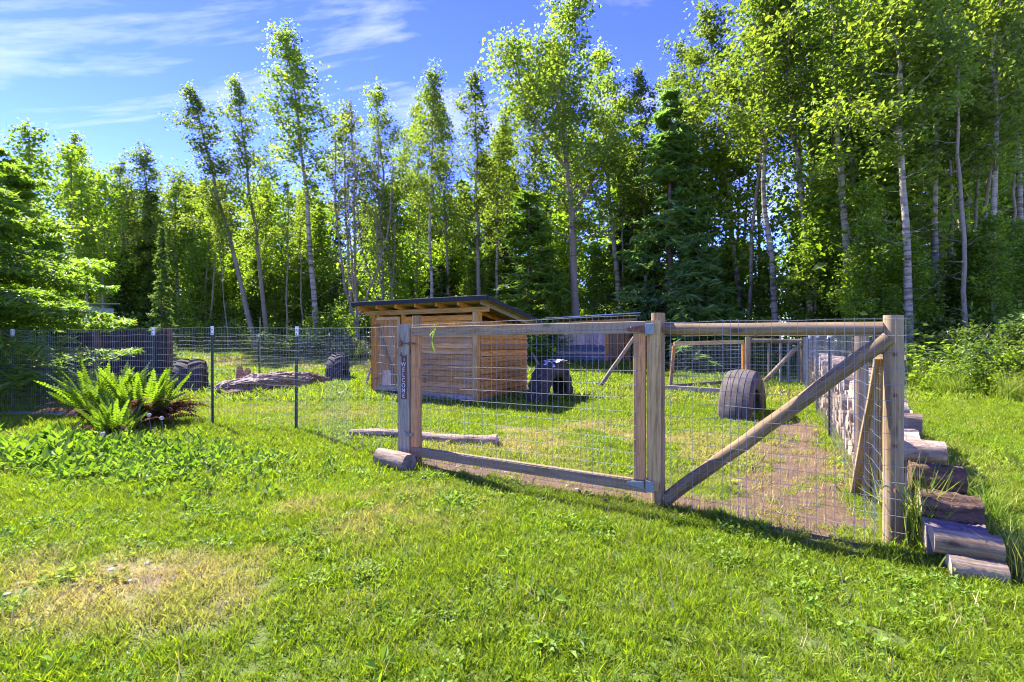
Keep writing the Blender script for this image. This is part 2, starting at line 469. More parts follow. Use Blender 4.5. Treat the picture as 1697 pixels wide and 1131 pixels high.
M_signtext = plain('pale sign lettering', (0.50, 0.47, 0.46), 0.7, 0.0, 80, 0.2)
M_roof = plain('black roll roofing', (0.020, 0.021, 0.025), 0.75, 0.0, 120, 0.4, 0.5)
M_metalroof = plain('pale metal sheet', (0.50, 0.55, 0.55), 0.4, 0.3, 4, 0.2)
M_bluemetal = plain('pale blue siding', (0.46, 0.55, 0.64), 0.5, 0.0, 3, 0.12)
M_ribbon = plain('yellow ribbon', (0.62, 0.72, 0.03), 0.5, 0.0, 10, 0.1)
M_stone = plain('grey stone', (0.26, 0.25, 0.25), 0.85, 0.0, 14, 0.4, 0.4)
M_dark = plain('dark interior', (0.02, 0.017, 0.015), 0.9)
M_cone = plain('pine cone', (0.05, 0.03, 0.02), 0.9)
M_dandelion = plain('dandelion clock', (0.62, 0.60, 0.56), 0.9)

# ------------------------------------------------------------------ ground
P_LATCH = Vector((-1.02, 5.00, 0)); P_HINGE = Vector((1.125, 3.72, 0)); P_CORNER = Vector((2.37, 3.00, 0))
RD = Vector((0.485, 0.875, 0)).normalized()       # direction of the right-hand fence
def seg_d(x, y, a, b):
    ax, ay = a; bx, by = b
    dx, dy = bx - ax, by - ay
    t = np.clip(((x - ax) * dx + (y - ay) * dy) / (dx * dx + dy * dy), 0, 1)
    return np.hypot(x - ax - t * dx, y - ay - t * dy), t
def dirt_dry(x, y):
    x = np.asarray(x, float); y = np.asarray(y, float)
    nz = fbm(x * 1.9 + 3, y * 1.9 + 8, 4); n2 = fbm(x * 6 + 30, y * 6, 3); n3 = fbm(x * 0.45 + 11, y * 0.45 + 70, 3)
    d = np.zeros_like(x); dr = np.zeros_like(x)
    def blob(cx, cy, rx, ry=None, rot=0):
        ry = ry or rx; c, s = math.cos(rot), math.sin(rot)
        u = (x - cx) * c + (y - cy) * s; v = -(x - cx) * s + (y - cy) * c
        return np.clip(1.35 - np.hypot(u / rx, v / ry), 0, 1)
    # worn path inside the right fence and the strip under the gate
    q, t = seg_d(x, y, (2.05, 3.55), (4.35, 7.4)); d = np.maximum(d, np.clip(1.5 - q / (0.50 - 0.16 * t), 0, 1))
    q, t = seg_d(x, y, (-0.85, 4.98), (2.0, 3.42)); d = np.maximum(d, np.clip(1.35 - q / (0.27), 0, 1) * 0.95)
    d = np.maximum(d, blob(2.1, 4.6, 0.9, 0.6) * 0.48)
    d = np.maximum(d, blob(1.4, 5.0, 0.8, 0.6) * 0.30)
    d = np.maximum(d, blob(-2.05, 2.55, 0.85, 0.40, 0.35) * 0.50)
    d = np.maximum(d, blob(-1.25, 2.3, 0.5, 0.25, 0.2) * 0.42)
    d = np.maximum(d, blob(-1.05, 3.75, 0.6, 0.35, 0.5) * 0.48)
    d = np.maximum(d, blob(-1.6, 5.6, 0.5, 0.35, -0.4) * 0.55)
    d = np.maximum(d, blob(-6.3, 6.15, 1.3, 0.4) * 0.55)
    dirt = smooth(0.40, 0.66, d * (0.25 + 0.65 * nz + 0.65 * n2))
    dr = np.maximum(dr, blob(-1.15, 3.6, 0.9, 0.6) * 0.85); dr = np.maximum(dr, blob(-2.1, 2.5, 1.2, 0.5) * 0.85)
    dr = np.maximum(dr, blob(0.9, 6.4, 2.6, 1.5) * 1.0); dr = np.maximum(dr, blob(2.6, 5.4, 2.4, 2.0) * 0.75)
    dr = np.maximum(dr, blob(-13, 22.5, 8, 2.2) * 1.3); dr = np.maximum(dr, blob(-7, 20, 3, 1.6) * 1.2)
    dr = np.maximum(dr, blob(5, 11, 4, 2) * 0.55); dr = np.maximum(dr, blob(-4, 8.5, 3, 1.5) * 0.5)
    dr = np.maximum(dr, d * 0.9)
    dry = np.clip(dr * smooth(0.36, 0.66, 0.65 * nz + 0.35 * n2) * 1.05 + 0.22 * smooth(0.52, 0.75, n3) * smooth(0.4, 0.7, n2), 0, 0.92)
    return dirt, dry

def axis(lo, hi, fine_lo, fine_hi, step, grow=1.13):
    a = list(np.arange(fine_lo, fine_hi + 1e-6, step)); s = step; x = fine_lo
    while x > lo: s *= grow; x -= s; a.insert(0, x)
    s = step; x = a[-1]
    while x < hi: s *= grow; x += s; a.append(x)
    return np.array(a)
gx = axis(-700, 700, -5, 6.5, 0.07); gy = axis(-60, 900, 1.2, 8.5, 0.07)
XX, YY = np.meshgrid(gx, gy)
ZZ = gz(XX, YY)
nx, ny = len(gx), len(gy)
ii = np.arange(ny - 1)[:, None] * nx + np.arange(nx - 1)[None, :]
gq = np.stack([ii, ii + 1, ii + nx + 1, ii + nx], -1).reshape(-1, 4)
dirtv, dryv = dirt_dry(XX.ravel(), YY.ravel())
m_ground, n, l, out = newmat('soil and turf')
at1 = n.new('ShaderNodeAttribute'); at1.attribute_name = 'dirt'
at2 = n.new('ShaderNodeAttribute'); at2.attribute_name = 'dryness'
geo = n.new('ShaderNodeNewGeometry')
nA = noise(n, l, geo.outputs['Position'], 2.2, 8, 0.65); nB = noise(n, l, geo.outputs['Position'], 45, 5, 0.7); nC = noise(n, l, geo.outputs['Position'], 9, 6, 0.7)
turf = ramp(n, [(0.3, (0.050, 0.080, 0.012)), (0.7, (0.125, 0.165, 0.022))]); l.new(nB, turf.inputs[0])
strawr = ramp(n, [(0.3, (0.16, 0.13, 0.045)), (0.7, (0.34, 0.27, 0.10))]); l.new(nC, strawr.inputs[0])
soil = ramp(n, [(0.28, (0.040, 0.023, 0.013)), (0.50, (0.105, 0.064, 0.036)), (0.78, (0.23, 0.155, 0.092))]); l.new(mix(n, l, 0.5, nC, nB), soil.inputs[0])
c = mix(n, l, at2.outputs['Fac'], turf.outputs[0], strawr.outputs[0])
c = mix(n, l, at1.outputs['Fac'], c, soil.outputs[0])
principled(n, l, out, c, 0.95, nB, 0.8, 0.02)
me = mesh_np('ground', np.column_stack([XX.ravel(), YY.ravel(), ZZ.ravel()]), gq, mats=[m_ground], smooth_shade=True)
a = me.attributes.new('dirt', 'FLOAT', 'POINT'); a.data.foreach_set('value', dirtv.astype(np.float32))
a = me.attributes.new('dryness', 'FLOAT', 'POINT'); a.data.foreach_set('value', dryv.astype(np.float32))
ground = put(bpy.data.objects.new('ground', me), Matrix()); tag(ground, 'grassy ground with worn bare soil in the pen', 'ground', kind='structure')

# gravel path behind the ferns
m_gravel, n, l, out = newmat('gravel')
geo = n.new('ShaderNodeNewGeometry')
vo = n.new('ShaderNodeTexVoronoi'); vo.inputs['Scale'].default_value = 22; l.new(geo.outputs['Position'], vo.inputs['Vector'])
r = ramp(n, [(0.0, (0.14, 0.135, 0.14)), (1.0, (0.46, 0.44, 0.45))]); l.new(vo.outputs['Color'], r.inputs[0])
principled(n, l, out, r.outputs[0], 0.9, vo.outputs['Distance'], 1.0, 0.03)
mb = MB()
xs = np.linspace(-14, -5.7, 40)
cyp = 8.25 + 0.12 * np.sin(xs * 1.3) - (xs + 6) * 0.02
wd = 0.24 + 0.06 * np.sin(xs * 3.1)
Va = np.column_stack([xs, cyp - wd, gz(xs, cyp - wd) + 0.012]); Vb = np.column_stack([xs, cyp + wd, gz(xs, cyp + wd) + 0.012])
mb.add(np.vstack([Va, Vb]), [[k, k + 1, 40 + k + 1, 40 + k] for k in range(39)])
gp = part('gravel_path', mb, m_gravel); tag(gp, 'narrow grey gravel path passing behind the ferns', 'path', kind='structure')

# ------------------------------------------------------------------ wire mesh, posts, fences
def wire_mesh(P, z0, z1, sp_v=0.051, sp_h=0.102, rad=0.0017, wob=0.004, seed=0, follow=True, flare=0.0, skip_low=0):
    """welded wire along a polyline P of (x, y); z0/z1 above the ground (follow) or absolute; scalars or per-vertex"""
    rs = np.random.RandomState(seed)
    P = np.array([[p[0], p[1]] for p in P], float)
    z0 = np.broadcast_to(np.asarray(z0, float), (len(P),)); z1 = np.broadcast_to(np.asarray(z1, float), (len(P),))
    sl = np.hypot(*np.diff(P, axis=0).T); cum = np.concatenate([[0], np.cumsum(sl)]); L = cum[-1]
    def at(s):
        s = np.asarray(s, float)
        return np.interp(s, cum, P[:, 0]), np.interp(s, cum, P[:, 1]), np.interp(s, cum, z0), np.interp(s, cum, z1)
    mb = MB()
    ss = np.arange(0, L + 1e-6, sp_v)
    nh = int(round((z1.mean() - z0.mean()) / sp_h)) + 1
    seglen = 0.17
    sh = np.linspace(0, L, max(3, int(L / seglen)))
    bul = wob * np.sin(sh * 2.1 + seed) + rs.randn(len(sh)) * wob * 0.4
    tx = np.gradient(np.interp(sh, cum, P[:, 0])); ty = np.gradient(np.interp(sh, cum, P[:, 1]))
    nn = np.hypot(tx, ty); nx_, ny_ = -ty / nn, tx / nn
    def gr(x, y): return gz(x, y) if follow else 0.0
    for k in range(nh):
        f = k / (nh - 1)
        x, y, a, b = at(sh)
        z = gr(x, y) + a + (b - a) * f + rs.randn(len(sh)) * wob * 0.5
        mb.tube(np.column_stack([x + nx_ * bul, y + ny_ * bul, z]), rad, 3)
    for s in ss:
        x, y, a, b = at(s)
        bb = np.interp(s, sh, bul); jx = np.interp(s, sh, nx_); jy = np.interp(s, sh, ny_)
        zz = gr(x, y)
        w1, w2 = rs.randn(2) * wob * 0.4
        mb.tube([[x + jx * bb + w1, y + jy * bb, zz + a - flare * 0.3], [x + jx * bb, y + jy * bb, zz + (a + b) / 2], [x + jx * bb + w2, y + jy * bb, zz + b + flare]], rad, 3)
    return mb.mesh('wire_mesh', [M_wire], True)
def add_wire(parent, me):
    o = put(bpy.data.objects.new('wire_mesh', me), Matrix(), parent)
    o['kind'] = 'stuff'
    return o

def t_post(parent, p, h=1.47, rot=0.0, tilt=0.0):
    mb = MB()
    mb.box((0, 0, h / 2 - 0.1), (0.038, 0.006, h + 0.2)); mb.box((0, 0.018, h / 2 - 0.1), (0.006, 0.030, h + 0.2))
    for k in range(int(h / 0.055)):
        mb.box((0, -0.006, 0.05 + k * 0.055), (0.012, 0.008, 0.018))
    M = Matrix.Translation(p) @ Matrix.Rotation(tilt, 4, 'Y') @ Matrix.Rotation(rot, 4, 'Z')
    o = part('t_post', mb, M_tpost, parent, M)
    mb = MB(); mb.box((0, 0, h - 0.062), (0.043, 0.011, 0.13)); mb.box((0, 0.019, h - 0.062), (0.011, 0.036, 0.13))
    part('white_tip', mb, M_white, o, M)
    return o
def vpost(name, parent, p, h, r, mat=None, seed=0, lean=(0, 0)):
    p = Vector(p)
    return pole(name, p - Vector((0, 0, 0.25)), p + Vector((lean[0], lean[1], h)), r * 1.05, r, mat or M_post, parent, 14, 0.05, seed, M_endgrain)

FD = (P_CORNER - P_LATCH).normalized()            # along the front fence
FN = Vector((FD.y, -FD.x, 0))                      # towards the camera
if FN.y > 0: FN = -FN
U = Vector((0, 0, 1))

# front panel: hinge post, corner post, round top rail, diagonal brace, wire
f1 = thing('wire_fence', G(1.75, 3.36), 'short front panel of wire fence with round top rail and diagonal brace', 'fence')
hp = G(P_HINGE.x, P_HINGE.y); cp = G(P_CORNER.x, P_CORNER.y)
vpost('hinge_post', f1, hp, 1.475 - hp.z, 0.052, seed=3)
vpost('corner_post', f1, cp, 1.42 - cp.z, 0.050, seed=5)
hb = hp + FN * 0.075 - FD * 0.012
board('hinge_board', Vector((hb.x, hb.y, 0.13)), Vector((hb.x, hb.y, 1.415)), 0.098, 0.042, M_lumber_new, f1, up=FD)
pole('top_rail', Vector((hp.x, hp.y, 1.352)) + FD * 0.045, Vector((cp.x, cp.y, 1.335)) - FD * 0.055, 0.043, 0.046, M_post, f1, 14, 0.03, 8, M_endgrain)
pole('brace', Vector((hp.x, hp.y, 0.05 + hp.z)) + FD * 0.06 + FN * 0.01, Vector((cp.x, cp.y, 1.28)) - FD * 0.03 + FN * 0.03, 0.050, 0.047, M_post, f1, 14, 0.035, 9, M_endgrain)
wp = [(hp + FN * 0.075 + FD * 0.06)[:2], (cp + FN * 0.075 + FD * 0.055)[:2]]
add_wire(f1, wire_mesh([wp[0], wp[1]], 0.0, 1.395, rad=0.0015, wob=0.003, seed=1, flare=0.01))
for k, zz in enumerate((0.35, 0.62, 0.93, 1.18)):   # staples
    mb = MB(); q = cp + FN * 0.068 + Vector((0, 0, zz)); mb.box(q, (0.012, 0.012, 0.022)); o = part('staple', mb, M_rust, f1, Matrix())

# right-hand run along the log pile
f2 = thing('wire_fence', G(*(P_CORNER + RD * 3)[:2]), 'wire fence run between the bare soil path and the stacked firewood', 'fence')
def rp(s, off=0.0): 
    q = P_CORNER + RD * s + Vector((RD.y, -RD.x, 0)) * off
    return G(q.x, q.y)
vpost('second_post', f2, rp(1.35, 0.0), 1.34, 0.052, seed=15)
b0 = rp(1.12, -0.02); 
board('slab_brace', b0 + Vector((0, 0, -0.04)), Vector((cp.x, cp.y, 1.16)) + RD * 0.10, 0.16, 0.05, M_post, f2, up=FD, warp=0.008)
for s in (3.72, 6.15, 8.7):
    t_post(f2, rp(s, -0.03), 1.44, rot=R(60))
wpts = [rp(0.05, -0.05), rp(1.35, -0.07), rp(3.72, -0.05), rp(6.15, -0.05), rp(8.7, -0.05), rp(11.6, -0.05)]
add_wire(f2, wire_mesh([p[:2] for p in wpts], 0.02, 1.36, rad=0.0011, wob=0.006, seed=2))
for k, (dx, dy) in enumerate(((0.0, 0.0), (0.16, -0.12), (0.38, -0.30), (-0.2, 0.25))):
    q = rp(11.9); q = G(q.x + dx - 0.35, q.y + dy + 0.6)
    vpost('pole', f2, q, 1.42 - 0.04 * k, 0.032, seed=30 + k, mat=M_greyplank)

# left-hand run with steel posts
lp = G(P_LATCH.x, P_LATCH.y)
tp = [px(490.5, 6.85), px(352.5, 7.2), px(252.5, 7.75)]
f3 = thing('wire_fence', tp[0], 'long sagging wire fence on green steel posts, leading from gate to ferns', 'fence')
vpost('latch_post', f3, lp + FD * 0.05, 1.52 - lp.z, 0.048, seed=21)
pb = lp + FN * 0.072 - FD * 0.055
board('latch_plank', Vector((pb.x, pb.y, 0.10)), Vector((pb.x, pb.y, 1.432)), 0.155, 0.036, M_greyplank, f3, up=FD)
for k, p in enumerate(tp): t_post(f3, p, 1.475, rot=R((-12, 5, 0)[k]), tilt=R((0.4, -0.3, 0.5)[k]))
t_post(f3, px(20, 8.6), 1.47)
wl_ = [pb - FD * 0.09, tp[0] + Vector((0, -0.03, 0)), tp[1] + Vector((0, -0.03, 0)), tp[2] + Vector((0, -0.03, 0)), px(120, 8.2), px(20, 8.6), px(-90, 9.0)]
add_wire(f3, wire_mesh([p[:2] for p in wl_], 0.02, [1.42, 1.44, 1.46, 1.45, 1.45, 1.45, 1.45], rad=0.0015, wob=0.010, seed=3))

# ------------------------------------------------------------------ gate
gt = thing('gate', G(0.05, 4.36), 'wide wooden framed gate covered with wire mesh, shut between plank post and hinge post', 'gate')
GA = Vector((lp.x, lp.y, 0)) + FD * 0.055 + FN * 0.075; GB = Vector((hp.x, hp.y, 0)) - FD * 0.075 + FN * 0.075
def ga(s, z, o=0.0): 
    q = GA + (GB - GA) * s + FN * o
    return Vector((q.x, q.y, z))
GD = (GB - GA).normalized()
board('top_rail', ga(0, 1.356), ga(1, 1.366), 0.092, 0.040, M_lumber, gt)
board('bottom_rail', ga(0, 0.142), ga(1, 0.150), 0.092, 0.040, M_lumber, gt)
board('stile', ga(0.0, 0.19) + GD * 0.046, ga(0, 1.309) + GD * 0.046, 0.092, 0.039, M_lumber_red, gt, up=GD)
board('stile', ga(1.0, 0.198) - GD * 0.046, ga(1, 1.318) - GD * 0.046, 0.092, 0.039, M_lumber_red, gt, up=GD)
add_wire(gt, wire_mesh([ga(0.004, 0, 0.026)[:2], ga(0.985, 0, 0.026)[:2]], [0.075, 0.078], [1.420, 1.458], rad=0.0015, wob=0.003, seed=4, follow=False, flare=0.012))
for k, zz in enumerate((1.352, 0.165)):              # hinges
    hl = ga(1.0, zz, 0.030)
    mb = MB()
    mb.tube(np.array([[hl.x, hl.y, zz - 0.055], [hl.x, hl.y, zz + 0.055]]) + np.array([GD.x, GD.y, 0]) * 0.012, 0.009, 8, True)
    h = part('hinge', mb, M_steel, gt, Matrix())
    board('hinge_plate', hl + GD * 0.020 + FN * 0.020, hl + GD * 0.075 + FN * 0.020, 0.085, 0.006, M_steel, h)
    a0 = hl - GD * 0.003 + FN * 0.004; a1 = hl - GD * 0.135 + FN * 0.004
    mb = MB(); s0 = Vector((0, 0, 0.028)); s1 = Vector((0, 0, 0.011)); dz_ = FN * 0.006
    V = [a0 - s0, a1 - s1, a1 + s1, a0 + s0]; V = [tuple(v) for v in V] + [tuple(v + dz_) for v in V]
    mb.add(V, [[4, 5, 6, 7], [3, 2, 1, 0], [0, 1, 5, 4], [1, 2, 6, 5], [2, 3, 7, 6], [3, 0, 4, 7]])
    part('hinge_strap', mb, M_rust if k == 0 else M_steel, h, Matrix())
for s, zz, rr in ((0.957, 1.352, 0.020), (0.70, 1.343, 0.012)):   # carriage bolts
    q = ga(s, zz, 0.020); mb = MB(); mb.tube([q, q + FN * 0.008, q + FN * 0.011], [rr, rr * 0.9, 0.002], 12)
    part('bolt', mb, M_steel, gt, Matrix(), True)
# latches
mb = MB(); q = ga(0, 1.235, 0.030)
mb.tube([q - GD * 0.13, q - GD * 0.06 + U * 0.002, q + GD * 0.05], 0.007, 6, True)
mb.box(q - GD * 0.135, (0.022, 0.018, 0.06)); mb.tube([q - GD * 0.135, q - GD * 0.14 + U * 0.055], [0.006, 0.003], 6, True); mb.box(q - GD * 0.02, (0.014, 0.016, 0.03)); mb.box(q + GD * 0.05, (0.014, 0.02, 0.02))
part('latch', mb, M_rust, gt, Matrix())
mb = MB(); q = ga(0, 0.315, 0.030)
mb.tube([q - GD * 0.09, q + GD * 0.03], 0.008, 6, True); mb.box(q - GD * 0.08, (0.03, 0.018, 0.035)); mb.box(q + GD * 0.01, (0.018, 0.018, 0.03))
part('latch', mb, M_steel, gt, Matrix())
# ribbon
rb = thing('ribbon', ga(0.13, 1.41, 0.03), 'bright yellow ribbon tied to the top wire of the gate', 'ribbon')
for k in range(2):
    rs = np.random.RandomState(k); mb = MB(); nseg = 10
    t = np.linspace(0, 1, nseg); q = ga(0.125 + 0.012 * k, 1.425, 0.034)
    L = 0.30 if k else 0.12
    cx = 0.022 * np.sin(t * 5 + k * 2) * (1 if k else 1.3) - 0.01 * k; cz = -L * t
    w = 0.008 * np.cos(t * 7 + k)
    A = np.column_stack([q.x + cx - w, q.y + 0.006 * np.sin(t * 9), q.z + cz]); B = np.column_stack([q.x + cx + w, q.y - 0.006 * np.sin(t * 9), q.z + cz + 0.004])
    mb.add(np.vstack([A, B]), [[i, i + 1, nseg + i + 1, nseg + i] for i in range(nseg - 1)])
    part('ribbon_tail', mb, M_ribbon, rb, Matrix())

# WELCOME sign on the plank
sgp = Vector((pb.x, pb.y, 0)) + FN * 0.022 - FD * -0.008
sg = thing('sign', Vector((sgp.x, sgp.y, 0.66)), 'narrow rust brown metal sign reading WELCOME under an animal silhouette, on grey plank', 'sign')
zb, zt = 0.665, 1.055
board('plate', Vector((sgp.x, sgp.y, zb)), Vector((sgp.x, sgp.y, zt)), 0.075, 0.004, M_signplate, sg, up=FD, ch=0.001)
basis = Matrix((FD, U, FN)).transposed().to_4x4()
def glyph(ch, size, zc):
    cu = bpy.data.curves.new('letter', 'FONT'); cu.body = ch; cu.size = size; cu.align_x = 'CENTER'; cu.align_y = 'CENTER'
    cu.extrude = 0.0012; cu.offset = 0.0006
    tmp = bpy.data.objects.new('tmp', cu); COL.objects.link(tmp)
    dg = bpy.context.evaluated_depsgraph_get(); me = bpy.data.meshes.new_from_object(tmp.evaluated_get(dg))
    bpy.data.objects.remove(tmp); me.materials.append(M_signtext)
    M = basis.copy(); M.translation = Vector((sgp.x, sgp.y, zc)) + FN * 0.0042
    put(bpy.data.objects.new('letter', me), M, sg)
for k, ch in enumerate('WELCOME'):
    glyph(ch, 0.062, zt - 0.036 - k * 0.0535)
# animal silhouette: body, legs, neck, head with horns, tail (thin cut plate)
def sil(polys, z, xo, sc):
    mb = MB()
    for poly in polys:
        q = len(poly); Vf = []; 
        for (a, b) in poly:
            p = Vector((sgp.x, sgp.y, z)) + FD * (xo + a * sc) + U * (b * sc); Vf.append(p)
        V = [tuple(v + FN * 0.003) for v in Vf] + [tuple(v) for v in Vf]
        tr = [[0, i, i + 1] for i in range(1, q - 1)] + [[q, q + i + 1, q + i] for i in range(1, q - 1)]
        mb.add(V, [[i, q + i, q + (i + 1) % q, (i + 1) % q] for i in range(q)], tr)
    return mb
goat = [[(0, .45), (.12, .40), (.8, .42), (.95, .5), (.95, .78), (.1, .76), (0, .66)],
        [(.02, .0), (.10, 0), (.12, .45), (0, .45)], [(.2, 0), (.27, 0), (.26, .45), (.16, .45)], [(.72, 0), (.79, 0), (.84, .46), (.70, .46)], [(.88, 0), (.95, 0), (.97, .52), (.82, .46)],
        [(.02, .55), (.12, .75), (-.1, .95), (-.22, .86)], [(-.36, .70), (-.2, .74), (-.06, .92), (-.12, 1.0), (-.26, .94)], [(-.14, .98), (-.06, .96), (-.02, 1.2), (-.08, 1.22)], [(.92, .76), (.97, .7), (1.06, .9), (1.02, .95)]]
part('animal_silhouette', sil(goat, zt + 0.001, -0.030, 0.072), M_signplate, sg, Matrix())

# ------------------------------------------------------------------ back fences and the open inner gate
f4 = thing('wire_fence', G(-3, 20.5), 'far wire fence with steel posts closing the back of the pen', 'fence')
bf = [(-11.4, 16.2), (-8.75, 16.7), (-7.15, 18.9), (-2.5, 20.6), (2.3, 21.0), (8.2, 20.4), (11.5, 18.8)]
for (x, y) in bf[1:6]: t_post(f4, G(x, y), 1.47)
add_wire(f4, wire_mesh(bf, 0.03, 1.38, rad=0.0022, sp_v=0.102, sp_h=0.135, wob=0.02, seed=6))
pole('thin_stake', px(431, 16.7), px(431, 16.7) + Vector((0, 0, 2.0)), 0.016, 0.014, M_greyplank, f4)
q = px(605, 13.5); pole('leaning_stake', q, Vector((px(617, 13.9).x + 0.12, 13.9, 0.95)), 0.035, 0.03, M_drylog, f4)
q0 = px(896, 20.0); pole('leaning_stake', q0, Vector(((868 - CX) / F * 21, 21, 1.42)), 0.05, 0.045, M_greyplank, f4)

f5 = thing('wire_fence', G(7.4, 13.6), 'weathered round post fence corner with top rail and diagonal brace beyond the ribbed tyre', 'fence')
pA = G(6.72, 13.75); pB = G(8.15, 13.5)
vpost('round_post', f5, pA, 1.37, 0.075, seed=51); vpost('round_post', f5, pB, 1.36, 0.075, seed=52)
pole('top_rail', pA + Vector((0.05, 0, 1.26)), pB + Vector((-0.05, 0, 1.26)), 0.065, 0.06, M_post, f5, endmat=M_endgrain)
pole('brace', px(1262, 13.9, 0.02), pB + Vector((-0.08, -0.06, 1.22)), 0.062, 0.058, M_post, f5, endmat=M_endgrain)
add_wire(f5, wire_mesh([pA[:2], pB[:2]], 0.05, 1.3, rad=0.0028, wob=0.008, seed=8))
f6 = thing('leaning_brace_post', G(3.25, 12.75), 'grey fence post propped by one long leaning pole behind the gate stile', 'post')
vpost('round_post', f6, G(3.27, 12.7), 1.42, 0.07, seed=61)
pole('leaning_pole', px(994, 13.0, 0.03), Vector((3.2, 12.62, 1.36)), 0.055, 0.045, M_drylog, f6)

ig = thing('gate', G(5.2, 12.6), 'pale wooden frame gate standing open inside the pen behind the ribbed tyre', 'gate')
A0 = px(1110, 12.3); A1 = px(1117, 12.3, 1.19); B0 = Vector(((1232 - CX) / F * 13.4, 13.4, 0.1)); B1 = Vector((B0.x, 13.4, 1.235))
board('top_rail', A1, B1, 0.10, 0.045, M_lumber_new, ig)
board('stile', A0 + Vector((0, 0, 0.02)), A1 + Vector((0, 0, -0.05)), 0.09, 0.045, M_lumber_red, ig, up=(1, 0.4, 0))
board('stile', B0, B1 - Vector((0, 0, 0.05)), 0.10, 0.05, M_cedar, ig, up=(1, 0.4, 0))
board('bottom_rail', A0 + Vector((0.02, 0, 0.12)), B0 + Vector((0, 0, 0.06)), 0.09, 0.04, M_lumber, ig)
add_wire(ig, wire_mesh([A0[:2], B0[:2]], 0.1, 1.2, rad=0.0028, wob=0.006, seed=9))
pl = thing('plank', px(1150, 11.4), 'weathered grey plank lying on edge in the grass between open gate and ribbed tyre', 'plank')
board('plank_board', px(1105, 11.9, 0.085), px(1200, 11.0, 0.09), 0.17, 0.05, M_greyplank, pl)

# dark board screen at the left, behind the ferns
ds = thing('board_fence', px(220, 15), 'dark stained vertical board screen between two posts behind the ferns', 'fence')
dA = px(160, 13.0); dB = px(280, 15.6)
pole('round_post', dA - U * 0.2, dA + Vector((0, 0, 1.72)), 0.10, 0.095, M_barkdark, ds); pole('round_post', dB - U * 0.2, dB + Vector((0, 0, 1.68)), 0.11, 0.10, M_barkdark, ds)
nb = 17
for k in range(nb):
    p = dA.lerp(dB, (k + 0.5) / nb); wdt = (dB - dA).length / nb
    board('board', Vector((p.x, p.y, -0.05)), Vector((p.x, p.y, 1.55 + 0.03 * math.sin(k * 2.3))), wdt * 0.95, 0.025, M_darkboard, ds, up=(dB - dA).normalized())
dC = px(60, 13.6)
for k in range(8):
    p = dC.lerp(dA, (k + 0.5) / 8); wdt = (dC - dA).length / 8
    board('board', Vector((p.x, p.y + 0.12, -0.05)), Vector((p.x, p.y + 0.12, 1.50)), wdt * 0.95, 0.025, M_darkboard, ds, up=(dA - dC).normalized())

# ------------------------------------------------------------------ main shed
sC = Vector((-0.65, 9.80, 0)); sL = Vector((-3.27, 11.25, 0))
su = (sC - sL).normalized(); sw = (sC - sL).length; sb = Vector((-su.y, su.x, 0))     # su: left to right, sb: to the back
sd = 2.05
shed = thing('shed', (sL + sC) / 2 + sb * 1.0, 'orange cedar clapboard animal shed with black single slope roof, in the pen behind the gate', 'shed')
def sp(a, b, z): return sL + su * a + sb * b + U * z
def rz(b): return 2.03 - b * 0.165                                               # underside of the roof
zf = 1.86
for a, b, h in ((0.05, 0.05, 0), (0.93, 0.045, 0), (sw - 0.05, 0.05, 0), (0.05, sd - 0.05, 0), (sw - 0.05, sd - 0.05, 0)):
    board('corner_post' if a != 0.93 else 'door_post', sp(a, b, -0.1), sp(a, b, rz(b) - 0.10), 0.088, 0.088, M_cedar, shed, up=su)
board('header_beam', sp(-0.22, 0.02, 1.905), sp(sw + 0.20, 0.02, 1.905), 0.105, 0.05, M_cedar_front, shed)
board('header_beam', sp(-0.10, sd - 0.02, 1.60), sp(sw + 0.20, sd - 0.02, 1.60), 0.10, 0.05, M_cedar, shed)
# front clapboards
x0, x1 = 0.98, sw - 0.10
rsd = np.random.RandomState(4)
nrow = 15
for k in range(nrow):
    z = 0.06 + k * 0.117
    tilt = 0.020
    mat = M_greyplank if k == 0 else (M_cedar if k > 11 else M_cedar_front)
    board('siding_board', sp(x0, -0.012, z + 0.045 + rsd.randn() * 0.002), sp(x1, -0.012, z + 0.045 + rsd.randn() * 0.003), 0.117, 0.020, mat, shed, up=U + sb * (0.30 + 0.03 * rsd.randn()), ch=0.002)
board('corner_trim', sp(sw - 0.11, -0.028, -0.02), sp(sw - 0.11, -0.028, 1.85), 0.105, 0.022, M_lumber_new, shed, up=su)
board('corner_trim', sp(sw - 0.018, -0.020, 0.0), sp(sw - 0.018, -0.020, 1.86), 0.07, 0.02, M_cedar, shed, up=su)
# right side clapboards
for k in range(13):
    z = 0.10 + k * 0.122
    board('siding_board', sp(sw + 0.014, 0.0, z + 0.045 + rsd.randn() * 0.008), sp(sw + 0.014, sd, z + 0.045 + rsd.randn() * 0.008), 0.124, 0.022, M_cedar, shed, up=U - su * (0.38 + 0.06 * rsd.randn()), ch=0.002)
board('skirt_board', sp(sw + 0.02, 0, 0.03), sp(sw + 0.02, sd, 0.02), 0.12, 0.03, M_greyplank, shed)
# left and back
for k in range(14):
    z = 0.10 + k * 0.122
    board('siding_board', sp(-0.012, 0.0, z + 0.045), sp(-0.012, sd, z + 0.045), 0.142, 0.02, M_cedar, shed, up=U + su * 0.19, ch=0.002)
    if k < 12: board('siding_board', sp(0, sd + 0.012, z + 0.045), sp(sw, sd + 0.012, z + 0.045), 0.142, 0.02, M_cedar, shed, up=U - sb * 0.19, ch=0.002)
